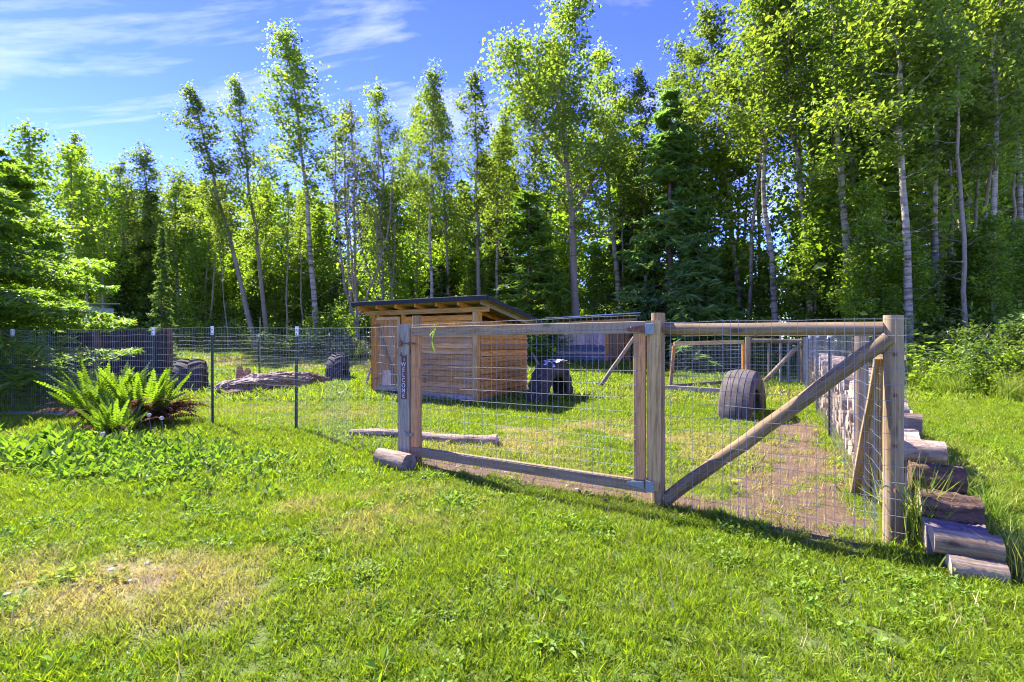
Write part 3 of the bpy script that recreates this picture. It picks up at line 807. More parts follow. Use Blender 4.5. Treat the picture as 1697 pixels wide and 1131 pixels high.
# door
door = board('door', sp(0.51, -0.015, 0.14), sp(0.51, -0.015, 1.80), 0.74, 0.02, M_ply, shed, up=su)
board('door_strip', sp(0.165, -0.036, 0.14), sp(0.165, -0.036, 1.80), 0.06, 0.02, M_cedar, door, up=su)
board('door_strip', sp(0.855, -0.036, 0.95), sp(0.855, -0.036, 1.80), 0.065, 0.02, M_lumber_new, door, up=su)
board('door_strip', sp(0.855, -0.037, 0.14), sp(0.855, -0.037, 0.90), 0.075, 0.02, M_greyplank, door, up=su)
board('door_strip', sp(0.20, -0.036, 1.77), sp(0.82, -0.036, 1.77), 0.07, 0.02, M_lumber_new, door)
board('door_strip', sp(0.13, -0.036, 0.19), sp(0.81, -0.036, 0.19), 0.11, 0.02, M_greyplank, door)
board('door_brace', sp(0.21, -0.038, 1.66), sp(0.80, -0.038, 0.28), 0.075, 0.022, M_lumber, door, up=su)
board('repair_patch', sp(0.50, -0.034, 0.25), sp(0.50, -0.034, 0.60), 0.26, 0.012, M_pinkboard, door, up=su)
mb = MB(); q = sp(0.84, -0.055, 0.98); mb.tube([q, q + U * 0.05 - sb * 0.02, q + U * 0.10], 0.008, 6, True); part('handle', mb, M_rust, door, Matrix())
for z in (1.62, 0.40):
    board('door_hinge', sp(0.10, -0.05, z), sp(0.24, -0.05, z), 0.035, 0.006, M_rust, door)
# roof: rafters, sheathing, roofing slab with drip edge
rlen = (-0.27, sd + 0.28)
for k in range(7):
    a = -0.18 + k * (sw + 0.36) / 6
    board('rafter', sp(a, rlen[0] + 0.03, rz(rlen[0]) - 0.048), sp(a, rlen[1] - 0.03, rz(rlen[1]) - 0.048), 0.09, 0.038, M_lumber if k == 6 else M_cedar, shed)
roof = board('roof', sp(-0.34, (rlen[0] + rlen[1]) / 2, (rz(rlen[0]) + rz(rlen[1])) / 2 + 0.045), sp(sw + 0.34, (rlen[0] + rlen[1]) / 2, (rz(rlen[0]) + rz(rlen[1])) / 2 + 0.045), (rlen[1] - rlen[0]) * 1.013, 0.05, M_roof, shed, up=(sb - U * 0.165).normalized())
board('fascia', sp(-0.345, rlen[0] - 0.012, rz(rlen[0]) + 0.035), sp(sw + 0.345, rlen[0] - 0.012, rz(rlen[0]) + 0.035), 0.095, 0.022, M_roof, roof)
for a in (-0.345, sw + 0.345):
    board('barge_board', sp(a, rlen[0], rz(rlen[0]) + 0.035), sp(a, rlen[1], rz(rlen[1]) + 0.035), 0.085, 0.02, M_roof, roof)
nsh = 12
for k in range(nsh):
    b = rlen[0] + (k + 0.5) * (rlen[1] - rlen[0]) / nsh
    board('sheathing_board', sp(-0.33, b, rz(b) + 0.008), sp(sw + 0.33, b, rz(b) + 0.008), (rlen[1] - rlen[0]) / nsh * 0.97, 0.018, M_lumber, roof, up=(sb - U * 0.165).normalized())
for k in range(5):
    a = 0.35 + k * 0.6
    board('floor_board', sp(0.1, 0.2 + k * 0.4, 0.03), sp(sw - 0.1, 0.2 + k * 0.4, 0.03), 0.38, 0.03, M_dark, shed, up=sb)

# far shelter
s2 = thing('shelter', G(3.4, 23), 'far open shelter of faded pink boards over blue planks with orange corner posts', 'shed')
q0 = px(921, 22.8); q1 = px(1005, 22.2); q2 = px(1040, 22.5)
bz = min(q0.z, q1.z) - 0.05
fu = (q1 - q0); fu.z = 0; fl = fu.length; fu.normalize()
nb = 12
for k in range(nb):
    p = q0 + fu * (k + 0.5) * fl / nb
    board('wall_board', Vector((p.x, p.y, bz + 0.86)), Vector((p.x, p.y, bz + 1.72)), fl / nb * 0.95, 0.03, M_pinkboard, s2, up=fu)
for k in range(6):
    z = bz + 0.08 + k * 0.14
    board('lower_plank', Vector((q0.x, q0.y - (0.03 if k == 3 else 0), z)), Vector((q1.x, q1.y - (0.03 if k == 3 else 0), z)), 0.13, 0.03, M_pinkboard if k == 3 else M_bluetarp, s2)
for p, wd_ in ((q1, 0.16), (q1.lerp(q2, 0.95), 0.20)):
    board('corner_post', Vector((p.x, p.y - 0.02, bz)), Vector((p.x, p.y - 0.02, bz + 1.80)), wd_, 0.14, M_cedar, s2, up=(1, 0, 0))
for k in range(5):
    p = q1.lerp(q2, 0.15 + 0.17 * k)
    board('inner_board', Vector((p.x, p.y + 0.5, bz)), Vector((p.x, p.y + 0.5, bz + 1.75)), 0.19, 0.03, M_cedar_front, s2, up=(1, 0, 0))
rfp = board('roof_sheet', q0 + Vector((-0.5, 0.6, 1.98 - q0.z + bz)), q2 + Vector((0.55, 0.6, 2.22 - q2.z + bz)), 2.4, 0.035, M_metalroof, s2, up=Vector((0.1, 1, -0.10)).normalized())
board('roof_beam', q0 + Vector((-0.2, -0.35, 1.85 - q0.z + bz)), q2 + Vector((0.3, -0.35, 2.05 - q2.z + bz)), 0.12, 0.05, M_cedar_front, s2)
board('sill_plank', Vector((q1.x, q1.y - 0.3, bz + 0.06)), Vector((q2.x + 1.0, q2.y - 0.2, bz + 0.06)), 0.10, 0.08, M_greyplank, s2)

# pale blue hut far left
hq = px(98, 25); 
hut = thing('hut', hq, 'small pale blue metal hut with white roof half hidden behind the hemlock', 'hut')
for k in range(10):
    xk = hq.x - 1.6 + k * 0.30
    board('siding_sheet', Vector((xk, 25, hq.z)), Vector((xk, 25, hq.z + 2.62)), 0.295, 0.03, M_bluemetal, hut, up=(1, 0, 0))
for k in range(6):
    board('siding_sheet', Vector((hq.x + 1.29, 25.2 + k * 0.3, hq.z)), Vector((hq.x + 1.29, 25.2 + k * 0.3, hq.z + 2.62)), 0.295, 0.03, M_bluemetal, hut, up=(0, 1, 0))
board('roof', Vector((hq.x - 2.0, 25.8, hq.z + 2.60)), Vector((hq.x + 1.62, 25.9, hq.z + 2.82)), 2.1, 0.06, M_metalroof, hut, up=(0, 1, 0.08))

# ------------------------------------------------------------------ tyres
def tyre(center, dirv, Rr, w, style, label, mat, lugs=22, sink=0.02, chalk=False):
    """half-buried tyre: an arch in the vertical plane through dirv"""
    d = Vector(dirv).normalized(); ax = Vector((d.y, -d.x, 0))
    t = thing('tyre', center, label, 'tyre', 'old tyres set upright in the pen')
    M = Matrix((d, ax, U)).transposed().to_4x4(); M.translation = Vector(center) - U * sink
    h = w / 2; th = 0.045
    if style == 'ribbed':
        pr = []
        nr = 5
        for k in range(nr):
            y0 = -h * 0.86 + k * (h * 1.72) / nr; y1 = y0 + (h * 1.72) / nr
            crown = lambda y: Rr - 0.05 * (abs(y) / h) ** 2.2
            g = 0.005
            pr += [(crown(y0 + g), y0 + g), (crown(y1 - g), y1 - g)]
            if k < nr - 1: pr += [(crown(y1) - 0.016, y1 - g * 0.6), (crown(y1) - 0.016, y1 + g * 0.6)]
        prof = [(Rr * 0.60, -h * 0.80), (Rr * 0.74, -h * 1.0), (Rr * 0.88, -h * 0.98)] + pr + [(Rr * 0.88, h * 0.98), (Rr * 0.74, h * 1.0), (Rr * 0.60, h * 0.80)]
    else:
        Ro = Rr - 0.045
        prof = [(Rr * 0.58, -h * 0.78), (Rr * 0.72, -h * 1.0), (Rr * 0.86, -h * 0.97), (Ro - 0.02, -h * 0.86), (Ro, -h * 0.45), (Ro, h * 0.45), (Ro - 0.02, h * 0.86), (Rr * 0.86, h * 0.97), (Rr * 0.72, h * 1.0), (Rr * 0.58, h * 0.78)]
    inner = [(Rr * 0.60, h * 0.70), (Rr * 0.72, h * 0.88), (Rr * 0.86, h * 0.82), (Rr - 0.11, h * 0.5), (Rr - 0.11, -h * 0.5), (Rr * 0.86, -h * 0.82), (Rr * 0.72, -h * 0.88), (Rr * 0.60, -h * 0.70)]
    loop = np.array(prof + inner); m = len(loop)
    na = 44; ang = np.linspace(R(-10), R(190), na)
    V = np.zeros((na, m, 3))
    rs = np.random.RandomState(int(Rr * 1000)); wob = 1 + 0.012 * np.sin(ang * 3 + 1) 
    V[:, :, 0] = np.cos(ang)[:, None] * loop[None, :, 0] * wob[:, None]; V[:, :, 2] = np.sin(ang)[:, None] * loop[None, :, 0] * wob[:, None]; V[:, :, 1] = loop[None, :, 1]
    i = np.arange(na - 1)[:, None] * m; j = np.arange(m)[None]; j2 = (j + 1) % m
    mb = MB(); mb.add(V.reshape(-1, 3), np.stack([i + j, i + m + j, i + m + j2, i + j2], -1).reshape(-1, 4))
    me = mb.mesh('carcass', mat)
    if style != 'ribbed': me.polygons.foreach_set('use_smooth', np.ones(len(me.polygons), bool))
    car = put(bpy.data.objects.new('carcass', me), M, t)
    if style != 'ribbed':
        # chevron lug: a bar from the middle out to the shoulder
        def lugmesh(s):
            b = MB(); n = 5; L_ = []
            for q in range(n):
                f = q / (n - 1); y = s * (0.0 + h * 1.0 * f); da = f * 0.30; r0 = Rr - 0.075 - 0.055 * f ** 3; r1 = Rr - 0.075 * f ** 4
                for (rr, o) in ((r0, -0.055), (r1, -0.038), (r1, 0.038), (r0, 0.055)):
                    an = da + o / Rr * 1.3
                    L_.append((math.sin(an) * rr, y, math.cos(an) * rr))
            q_ = [[k * 4 + a, k * 4 + a + 1, k * 4 + 5 + a, k * 4 + 4 + a] for k in range(n - 1) for a in range(3)]
            b.add(L_, q_); b.add(L_[:4], [[0, 1, 2, 3]]); b.add(L_[-4:], [[3, 2, 1, 0]])
            return b.mesh('tread_lug', mat)
        lm = {1: lugmesh(1), -1: lugmesh(-1)}
        for k in range(lugs):
            s = 1 if k % 2 else -1
            an = R(-100) + (k + 0.5) * R(200) / lugs
            put(bpy.data.objects.new('tread_lug', lm[s]), M @ Matrix.Rotation(an, 4, 'Y'), t)
    if chalk:
        mb = MB(); rs = np.random.RandomState(3)
        for k in range(60):
            an = R(90 + rs.randn() * 14); y = rs.uniform(-h, h) * 0.8 + 0.1; rr = Rr + 0.006
            c = np.array([math.cos(an) * rr, y, math.sin(an) * rr]); s = rs.uniform(0.02, 0.06)
            tdir = np.array([-math.sin(an), 0, math.cos(an)]) * s; yd = np.array([0, s * 1.1, 0]); nrm = np.array([math.cos(an), 0, math.sin(an)]) * 0.012
            V = [c - tdir, c - yd, c + tdir, c + yd, c + nrm]
            mb.add(V, tris=[[0, 1, 4], [1, 2, 4], [2, 3, 4], [3, 0, 4]])
        part('lichen_crust', mb, M_chalk, t, M)
    return t
tyre(px(316, 12.3), (-0.50, 1.0, 0), 0.84, 0.64, 'lug', 'deep lugged black tractor tyre beside the dark board screen', M_rubber)
tyre(px(560, 15.6), (-0.16, 1.0, 0), 0.86, 0.50, 'lug', 'lugged tractor tyre at the end of the rotten log', M_rubber)
tyre(G(0.84, 10.35), (0.47, 0.88, 0), 0.87, 0.42, 'lug', 'tall lugged tractor tyre arch with pale crust on top, beside the shed', M_rubber, chalk=True)
tyre(G(3.90, 8.15), (0.68, 0.92, 0), 0.80, 0.50, 'ribbed', 'smooth grey ribbed tyre arch standing behind the diagonal brace', M_rubber2)

# ------------------------------------------------------------------ logs on the ground
def log_obj(name, p0, p1, r, bark, end, seed, rough=0.10, sides=14, parent=None, r1=None, bend=0.0, flat=None):
    L = (Vector(p1) - Vector(p0)).length; n = max(4, int(L / 0.07))
    n = min(n, 16)
    rs = np.random.RandomState(seed); t = np.linspace(0, 1, n)
    base = 1 + rough * rs.randn(sides) * 0.7; base = (base + np.roll(base, 1)) / 2
    n = n if sides < 20 else 22
    t = np.linspace(0, 1, n)
    TT, AA = np.meshgrid(t * L * 9, np.arange(sides) / sides * 14, indexing='ij')
    bark_ = fbm(TT + seed * 3.7, AA * 1.6 + seed, 3); bark_[:, -1] = (bark_[:, -2] + bark_[:, 0]) / 2
    rad = (r + ((r1 if r1 else r) - r) * t)[:, None] * base[None] * (1 + rough * 0.25 * rs.randn(n, sides) + rough * 3.0 * (bark_ - 0.5))
    if flat: # split face
        ang = np.linspace(0, 2 * np.pi, sides, endpoint=False); k = np.cos(ang - flat)
        rad = np.where(k > 0.35, np.minimum(rad, r * 0.42 / np.maximum(k, 0.35)), rad)
    P = np.column_stack([t * L, bend * np.sin(np.pi * t * 1.3), bend * 0.6 * np.sin(np.pi * t * 2.1)])
    mb = MB(); mb.tube(P, rad, sides, cap=1)
    me = mb.mesh(name, [bark, end])
    me.polygons.foreach_set('use_smooth', np.array([len(p.vertices) == 4 for p in me.polygons]))
    return me, frame(p0, p1)
def log_thing(name, p0, p1, r, bark, end, seed, label, group=None, **kw):
    me, M = log_obj(name, p0, p1, r, bark, end, seed, **kw)
    o = put(bpy.data.objects.new(name, me), M); return tag(o, label, 'log', group)

log_thing('short_log', Vector((-1.345, 4.92, 0.085)), Vector((-0.985, 4.64, 0.085)), 0.088, M_barkgrey, M_barkmid, 5, 'short sawn round log lying on the grass at the foot of the plank post', rough=0.04, sides=20)
log_thing('fallen_branch', Vector((-2.12, 6.35, 0.05)), Vector((-0.17, 5.82, 0.06)), 0.042, M_barkgrey, M_endgrain, 6, 'long thin bleached branch lying behind the gate bottom rail', rough=0.12, r1=0.062, bend=0.035)
# crumbling old trunk and its stump
rl = thing('rotten_log', px(455, 12.3), 'crumbling brown rotten tree trunk lying across the pen grass', 'log')
def slab(name, p0, p1, w, h, seed, mat, parent, n=44, sides=30):
    rs = np.random.RandomState(seed); L = (Vector(p1) - Vector(p0)).length; t = np.linspace(0, 1, n)
    ang = np.linspace(0, 2 * np.pi, sides, endpoint=False)
    env = np.clip(np.sin(np.pi * np.clip(t * 0.92 + 0.06, 0, 1)) ** 0.45, 0.22, 1)
    TT, AA = np.meshgrid(t * L * 1.7, np.abs(ang - np.pi) / np.pi * 9, indexing='ij')
    rid = 1 - np.abs(2 * fbm(TT + seed * 5.3, AA + seed, 4) - 1) * 2.2      # ridges along the grain
    chunk = fbm(TT * 2.2 + 31, AA * 0.5 + seed, 3) - 0.5
    groove = 0.78 + 0.34 * rid + 0.75 * chunk + 0.05 * rs.randn(n, sides)
    P = np.column_stack([t * L, 0.09 * np.sin(t * 5 + seed), 0.05 * np.sin(t * 4 + 1)])
    V = np.zeros((n, sides, 3))
    V[:, :, 0] = P[:, 0:1] + 0.02 * rs.randn(n, sides) + 0.22 * (fbm(AA * 1.7 + 3, AA + seed, 2) - 0.5) * (np.abs(t - 0.5) * 2)[:, None] ** 3
    V[:, :, 1] = P[:, 1:2] + np.cos(ang)[None] * w * env[:, None] * groove; V[:, :, 2] = P[:, 2:3] + np.sin(ang)[None] * h * env[:, None] * groove
    i = np.arange(n - 1)[:, None] * sides; j = np.arange(sides)[None]; j2 = (j + 1) % sides
    mb = MB(); mb.add(V.reshape(-1, 3), np.stack([i + j, i + j2, i + sides + j2, i + sides + j], -1).reshape(-1, 4))
    for e in (0, n - 1):
        ring = V[e]; c = ring.mean(0) + np.array([-0.1 if e == 0 else 0.1, 0, 0]); k = np.arange(sides); k2 = (k + 1) % sides
        mb.add(np.vstack([ring, c]), tris=np.stack([k, k2, np.full(sides, sides)], 1))
    return part(name, mb, mat, parent, frame(p0, p1))
slab('trunk', px(372, 11.0, 0.12), px(508, 13.6, 0.26), 0.36, 0.22, 1, M_rotgrey, rl)
slab('trunk', px(470, 13.3, 0.22), px(547, 14.6, 0.12), 0.26, 0.15, 2, M_rotten, rl)
slab('bark_slab', px(385, 11.1, 0.22), px(455, 12.1, 0.36), 0.20, 0.07, 3, M_barkmid, rl)
slab('bark_slab', px(430, 12.0, 0.36), px(515, 13.5, 0.42), 0.20, 0.06, 4, M_rotgrey, rl)
slab('bark_slab', px(378, 10.9, 0.06), px(432, 11.5, 0.10), 0.22, 0.06, 5, M_rotten, rl)
def snag(name, p, h, r, seed, parent):
    rs = np.random.RandomState(seed); s = 16; n = 7; t = np.linspace(0, 1, n); ang = np.linspace(0, 2 * np.pi, s, endpoint=False)
    rad = r * (1.25 - 0.35 * t)[:, None] * (1 + 0.09 * rs.randn(s)[None]) * (1 + 0.04 * rs.randn(n, s))
    jag = np.abs(np.cos(ang + 0.4)) ** 1.5
    zz = h * t[:, None] * (0.42 + 0.58 * jag)[None] * (1 + 0.06 * rs.randn(s)[None])
    V = np.stack([np.cos(ang)[None] * rad, np.sin(ang)[None] * rad, zz], -1)
    i = np.arange(n - 1)[:, None] * s; j = np.arange(s)[None]; j2 = (j + 1) % s
    mb = MB(); mb.add(V.reshape(-1, 3), np.stack([i + j, i + j2, i + s + j2, i + s + j], -1).reshape(-1, 4))
    c = np.array([0, 0, h * 0.4]); k = np.arange(s); mb.add(np.vstack([V[-1], c]), tris=np.stack([k, (k + 1) % s, np.full(s, s)], 1))
    return part(name, mb, M_rotten, parent, Matrix.Translation(p) )
st = thing('stump', px(404, 12.4), 'small broken two pronged tree stump behind the rotten log', 'stump')
snag('stump_wood', px(404, 12.4), 0.62, 0.19, 4, st)
slab('root', px(386, 12.2, 0.02), px(397, 12.3, 0.28), 0.10, 0.05, 8, M_drylog, st, n=12, sides=12)
rs_ = thing('root_wad', px(1192, 19.4), 'reddish brown uprooted stump with a short log in front, near the far trees', 'stump')
snag('stump_wood', px(1199, 19.6), 0.74, 0.42, 9, rs_)
slab('root_log', px(1168, 18.9, 0.32), px(1200, 19.2, 0.36), 0.18, 0.14, 10, M_rotten, rs_, n=16, sides=16)
slab('root', px(1185, 18.9, 0.05), px(1183, 18.9, 0.42), 0.05, 0.05, 11, M_rotten, rs_, n=8, sides=8)

# ------------------------------------------------------------------ firewood wall along the right fence
LA = Vector((RD.y, -RD.x, 0))                      # log axis, away from the pen
rsl = np.random.RandomState(22)
protos = []
for k in range(10):
    bark, end = [(M_barkgrey, M_endgrain), (M_barkmid, M_endgrain), (M_drylog, M_endgrain), (M_barkgrey, M_barkmid)][k % 4]
    me, _ = log_obj('firewood_log', (0, 0, 0), (0.31, 0, 0), 0.085, bark, end, 100 + k, rough=0.13, sides=14, flat=(None if k % 3 else rsl.uniform(0, 6)))
    protos.append(me)
def pile_h(s):
    return float(np.interp(s, [0.3, 0.6, 1.0, 1.6, 2.3, 3.2, 12], [0.34, 0.46, 0.56, 0.66, 0.76, 0.82, 0.98]))
s = 0.62; col = 0; n_logs = 0
LOGS = []
while s < 10.8 and n_logs < 285:
    step = 0.165 + 0.01 * rsl.randn(); zc = 0.0; row = 0; H = pile_h(s)
    dia = 0.17 * (1 + 0.10 * rsl.randn())
    while zc < H - 0.06 and n_logs < 285:
        d = float(np.clip(0.165 * (1 + 0.16 * rsl.randn()), 0.11, 0.22))
        base = P_CORNER + RD * (s + (0.08 if row % 2 else 0) + rsl.randn() * 0.012) + LA * (0.075 + rsl.randn() * 0.025)
        z = float(gz(base.x, base.y)) + zc + d / 2 - 0.01
        pk = rsl.randint(len(protos)); o = bpy.data.objects.new('firewood_log', protos[pk])
        yaw = math.atan2(LA.y, LA.x) + rsl.randn() * 0.05
        M = Matrix.Translation((base.x, base.y, z)) @ Matrix.Rotation(yaw, 4, 'Z') @ Matrix.Rotation(rsl.randn() * 0.03, 4, 'Y') @ Matrix.Rotation(rsl.uniform(0, 6.28), 4, 'X') @ Matrix.Diagonal((1 + 0.10 * rsl.randn(), d / 0.17, d / 0.17, 1))
        put(o, M); LOGS.append(o); n_logs += 1
        kd = ('split flat faced firewood log' if pk % 3 == 0 else ('pale barked round firewood log', 'brown barked round firewood log', 'bleached barkless firewood log', 'dark ended pale firewood log')[pk % 4])
        pos = ' on top of the long wall beside the fence' if zc + d * 0.9 >= H - 0.06 else (' on the ground in the long wall beside the fence' if row == 0 else ' inside the long wall beside the fence')
        tag(o, kd + pos, 'log', kd.replace('log', 'logs') + pos)
        zc += d * 0.90; row += 1
    s += step; col += 1
# the big near logs that step down at the end of the pile
def endlog(s, off, z, L, r, bark, end, seed, label, **kw):
    b = P_CORNER + RD * s + LA * off
    a = Vector((b.x, b.y, float(gz(b.x, b.y)) + z)); c = a + LA * L
    log_thing('split_log', a, c, r, bark, end, seed, label, 'big end logs of the firewood wall', **kw)
endlog(-0.32, 0.185, 0.040, 0.23, 0.066, M_bluegrey, M_endgrain, 201, 'flat grey split log half sunk in grass, lowest at the end of the pile', rough=0.06, sides=22)
endlog(-0.25, 0.13, 0.150, 0.285, 0.072, M_bluegrey, M_endgrain, 202, 'smooth silver grey split log resting on the flat lowest one', rough=0.05, flat=2.2, sides=24)
endlog(-0.06, 0.13, 0.10, 0.28, 0.10, M_barkmid, M_endgrain, 203, 'brown log wedged behind the silver grey split log', rough=0.13, sides=22)
endlog(0.07, 0.14, 0.25, 0.28, 0.090, M_barkdark, M_endgrain, 204, 'dark flaky barked log above the silver grey split log', rough=0.15, sides=26)
endlog(0.27, 0.13, 0.12, 0.28, 0.11, M_barkdark, M_endgrain, 205, 'dark log low in the pile end behind the tall grass', rough=0.08)
endlog(0.32, 0.14, 0.365, 0.27, 0.086, M_barkdark, M_barkdark, 206, 'dark reddish barked log, topmost of the dark logs at the pile end', rough=0.16, sides=26)
endlog(0.56, 0.08, 0.50, 0.29, 0.08, M_barkgrey, M_endgrain, 207, 'pale topped log just above the dark reddish barked log', rough=0.07)

# ------------------------------------------------------------------ plants: generators
def leaves(C, size, rs, tint, elong=1.35, up=0.4, axis_=None, bend=0.18):
    """one rhombic leaf per centre"""
    n = len(C)
    nrm = rs.randn(n, 3); nrm[:, 2] = np.abs(nrm[:, 2]) + up; nrm /= np.linalg.norm(nrm, axis=1)[:, None]
    a = rs.randn(n, 3) if axis_ is None else axis_ + 0.25 * rs.randn(n, 3)
    a -= nrm * (a * nrm).sum(1)[:, None]; a /= np.maximum(np.linalg.norm(a, axis=1)[:, None], 1e-6)
    b = np.cross(nrm, a)
    s = (size * np.exp(0.22 * rs.randn(n)))[:, None]
    la = a * s * 0.5 * elong; lb = b * s * 0.5
    V = np.stack([C - la, C + lb * 0.9 + nrm * s * bend - la * 0.1, C + la, C - lb * 0.9 + nrm * s * bend - la * 0.1], 1).reshape(-1, 3)
    Q = np.arange(n * 4).reshape(-1, 4)
    return V, Q, np.clip(tint, 0, 1)

def branch_path(p, az, el, L, n=6, curl=0.35, rs=None, wob=0.05):
    t = np.linspace(0, 1, n)
    e = el + curl * t
    seg = np.column_stack([np.cos(e) * math.cos(az), np.cos(e) * math.sin(az), np.sin(e)]) * (L / (n - 1))
    if rs is not None: seg += rs.randn(n, 3) * wob * L / (n - 1)
    P = np.vstack([[0, 0, 0], np.cumsum(seg[:-1], 0)]) + p
    return P

def make_broadleaf(seed, H=18, cb=0.42, Rc=2.4, r0=0.16, nb=46, ncl=6, nlf=26, lsize=0.15, el0=0.45, el1=1.05, wob=0.25, sig=0.30, fork=None, sparse=0.0, bare=0, top=0.5, twigr=1.0):
    rs = np.random.RandomState(seed)
    n = 16; t = np.linspace(0, 1, n)
    off = np.cumsum(rs.randn(n, 2) * wob * H / 18 / 2.2, 0) * t[:, None]; off -= off[0]
    TP = np.column_stack([off, H * t])
    tr = r0 * (1 - t) ** 0.85 + 0.012; tr[0] *= 1.35; tr[1] *= 1.05
    mb = MB(); mb.tube(TP, tr, 8)
    stems = [(TP, tr, cb, 1.0)]
    if fork:
        for (ft, az, L, el) in fork:
            k = np.interp(ft, t, np.arange(n)); p = np.array([np.interp(ft, t, TP[:, i]) for i in range(3)])
            P = branch_path(p, az, el, L, 9, 0.45, rs, 0.06); rr = np.linspace(np.interp(ft, t, tr) * 0.75, 0.02, 9)
            mb.tube(P, rr, 6); stems.append((P, rr, 0.15, 0.75))
    C = []; T = []
    for si, (SP, sr, cb_, sc) in enumerate(stems):
        m = nb if si == 0 else int(nb * 0.45)
        ts = np.linspace(0, 1, len(SP))
        for i in range(m):
            tt = cb_ + (1 - cb_) * ((i + rs.rand()) / m) ** 0.88 * 0.975
            p = np.array([np.interp(tt, ts, SP[:, k]) for k in range(3)])
            u = (tt - cb_) / (1 - cb_)
            prof = min(1.0, 0.45 + 1.6 * u) * ((1 - u) ** 0.75 * 0.92 + 0.13)
            L = Rc * sc * prof * rs.uniform(0.40, 1.35)
            el = el0 + (el1 - el0) * u + 0.12 * rs.randn(); az = i * 2.39996 + rs.randn() * 0.4
            P = branch_path(p, az, el, L, 6, 0.35, rs, 0.12)
            mb.tube(P, np.linspace(max(0.012, np.interp(tt, ts, sr) * 0.38), 0.007, 6) * twigr, 4)
            if rs.rand() < sparse: continue
            nc = max(1, int(round(ncl * (0.12 + 1.5 * L / Rc))))
            sg = sig * (0.55 + 0.75 * min(1, L / Rc))
            ct = rs.rand() * 0.5
            for c in range(nc):
                f = rs.uniform(0.22, 1.0) ** 0.8
                q = np.array([np.interp(f, np.linspace(0, 1, 6), P[:, k]) for k in range(3)]) + rs.randn(3) * np.array([0.20, 0.20, 0.16]) * (0.45 + 0.35 * L)
                if c % 2 == 0:
                    q0 = np.array([np.interp(f * 0.8, np.linspace(0, 1, 6), P[:, k]) for k in range(3)])
                    mb.tube([q0, (q0 + q) / 2 + rs.randn(3) * 0.04, q], [0.008 * twigr, 0.006 * twigr, 0.004], 3)
                k = max(3, int(nlf * rs.uniform(0.5, 1.4)))
                C.append(q + rs.randn(k, 3) * sg * np.array([1, 1, 0.75])); T.append(np.clip(ct + 0.25 * rs.randn() + 0.22 * rs.randn(k), 0, 1))
        if top and si == 0:
            k = int(70 * top); C.append(SP[-1] + rs.randn(k, 3) * np.array([0.10, 0.10, 0.45]) - np.array([0, 0, 0.5])); T.append(rs.rand(k) * 0.6)
    for i in range(bare):
        tt = rs.uniform(0.12, cb); p = np.array([np.interp(tt, t, TP[:, k]) for k in range(3)])
        P = branch_path(p, rs.uniform(0, 6.28), rs.uniform(-0.2, 0.6), rs.uniform(0.4, 1.6), 5, 0.1, rs, 0.2)
        mb.tube(P, np.linspace(0.018, 0.006, 5), 3)
    C = np.vstack(C); T = np.concatenate(T)
    V, Q, T = leaves(C, lsize, rs, T)
    return mb, (V, Q, T)

def make_conifer(seed, H=14, Rc=2.4, r0=0.16, levels=34, per=5, nsp=36, lsize=0.24, droop=-0.25, curl=0.3, base=0.04, elong=3.2, power=0.85, hang=0.0, sub=0.36, dense=1.0, tip=0.2):
    rs = np.random.RandomState(seed)
    t = np.linspace(0, 1, 12); TP = np.column_stack([0.04 * rs.randn(12), 0.04 * rs.randn(12), H * t]); TP[0, :2] = 0
    mb = MB(); mb.tube(TP, r0 * (1 - t) + 0.012, 7)
    C = []; A = []; T = []
    for lv in range(levels):
        u = base + (1 - base) * (lv + 0.5) / levels
        for k in range(per):
            uu = min(0.995, u + rs.uniform(-0.5, 0.5) / levels)
            L = (Rc * (1 - uu) ** power + tip) * rs.uniform(0.65, 1.18)
            az = rs.uniform(0, 6.283); el = droop + 0.9 * max(0, uu - 0.55) + 0.12 * rs.randn()
            P = branch_path(np.array([0, 0, H * uu]), az, el, L, 6, curl, rs, 0.06)
            mb.tube(P, np.linspace(0.010 + 0.012 * L, 0.004, 6), 3)
            n = max(4, int(nsp * (0.25 + L / Rc) * dense))
            f = rs.uniform(0.12, 1.0, n) ** 0.75
            q = np.stack([np.interp(f, np.linspace(0, 1, 6), P[:, c]) for c in range(3)], 1)
            dirv = P[-1] - P[0]; dirv /= np.linalg.norm(dirv); side = np.cross(dirv, [0, 0, 1.0]); side /= max(np.linalg.norm(side), 1e-6)
            sgn = rs.choice([-1, 1], n); ln = sub * L * (1.08 - f) * rs.uniform(0.0, 1.0, n) + 0.05
            fw = 0.55
            ax = dirv[None] * fw + side[None] * sgn[:, None] + np.array([0, 0, -1.0])[None] * (hang * rs.uniform(0.3, 1.2, n))[:, None]
            ax /= np.linalg.norm(ax, axis=1)[:, None]
            q = q + ax * ln[:, None] + rs.randn(n, 3) * 0.03
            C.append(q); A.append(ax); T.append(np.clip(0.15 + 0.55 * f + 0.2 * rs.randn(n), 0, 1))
    C = np.vstack(C); A = np.vstack(A); T = np.concatenate(T)
    V, Q, T = leaves(C, lsize, rs, T, elong, 1.2, A, 0.10)
    if elong > 1: # narrow the sprays
        V = V.reshape(-1, 4, 3); mid = (V[:, 1] + V[:, 3]) / 2; V[:, 1] = mid + (V[:, 1] - mid) * 0.62; V[:, 3] = mid + (V[:, 3] - mid) * 0.62; V = V.reshape(-1, 3)
    return mb, (V, Q, T)

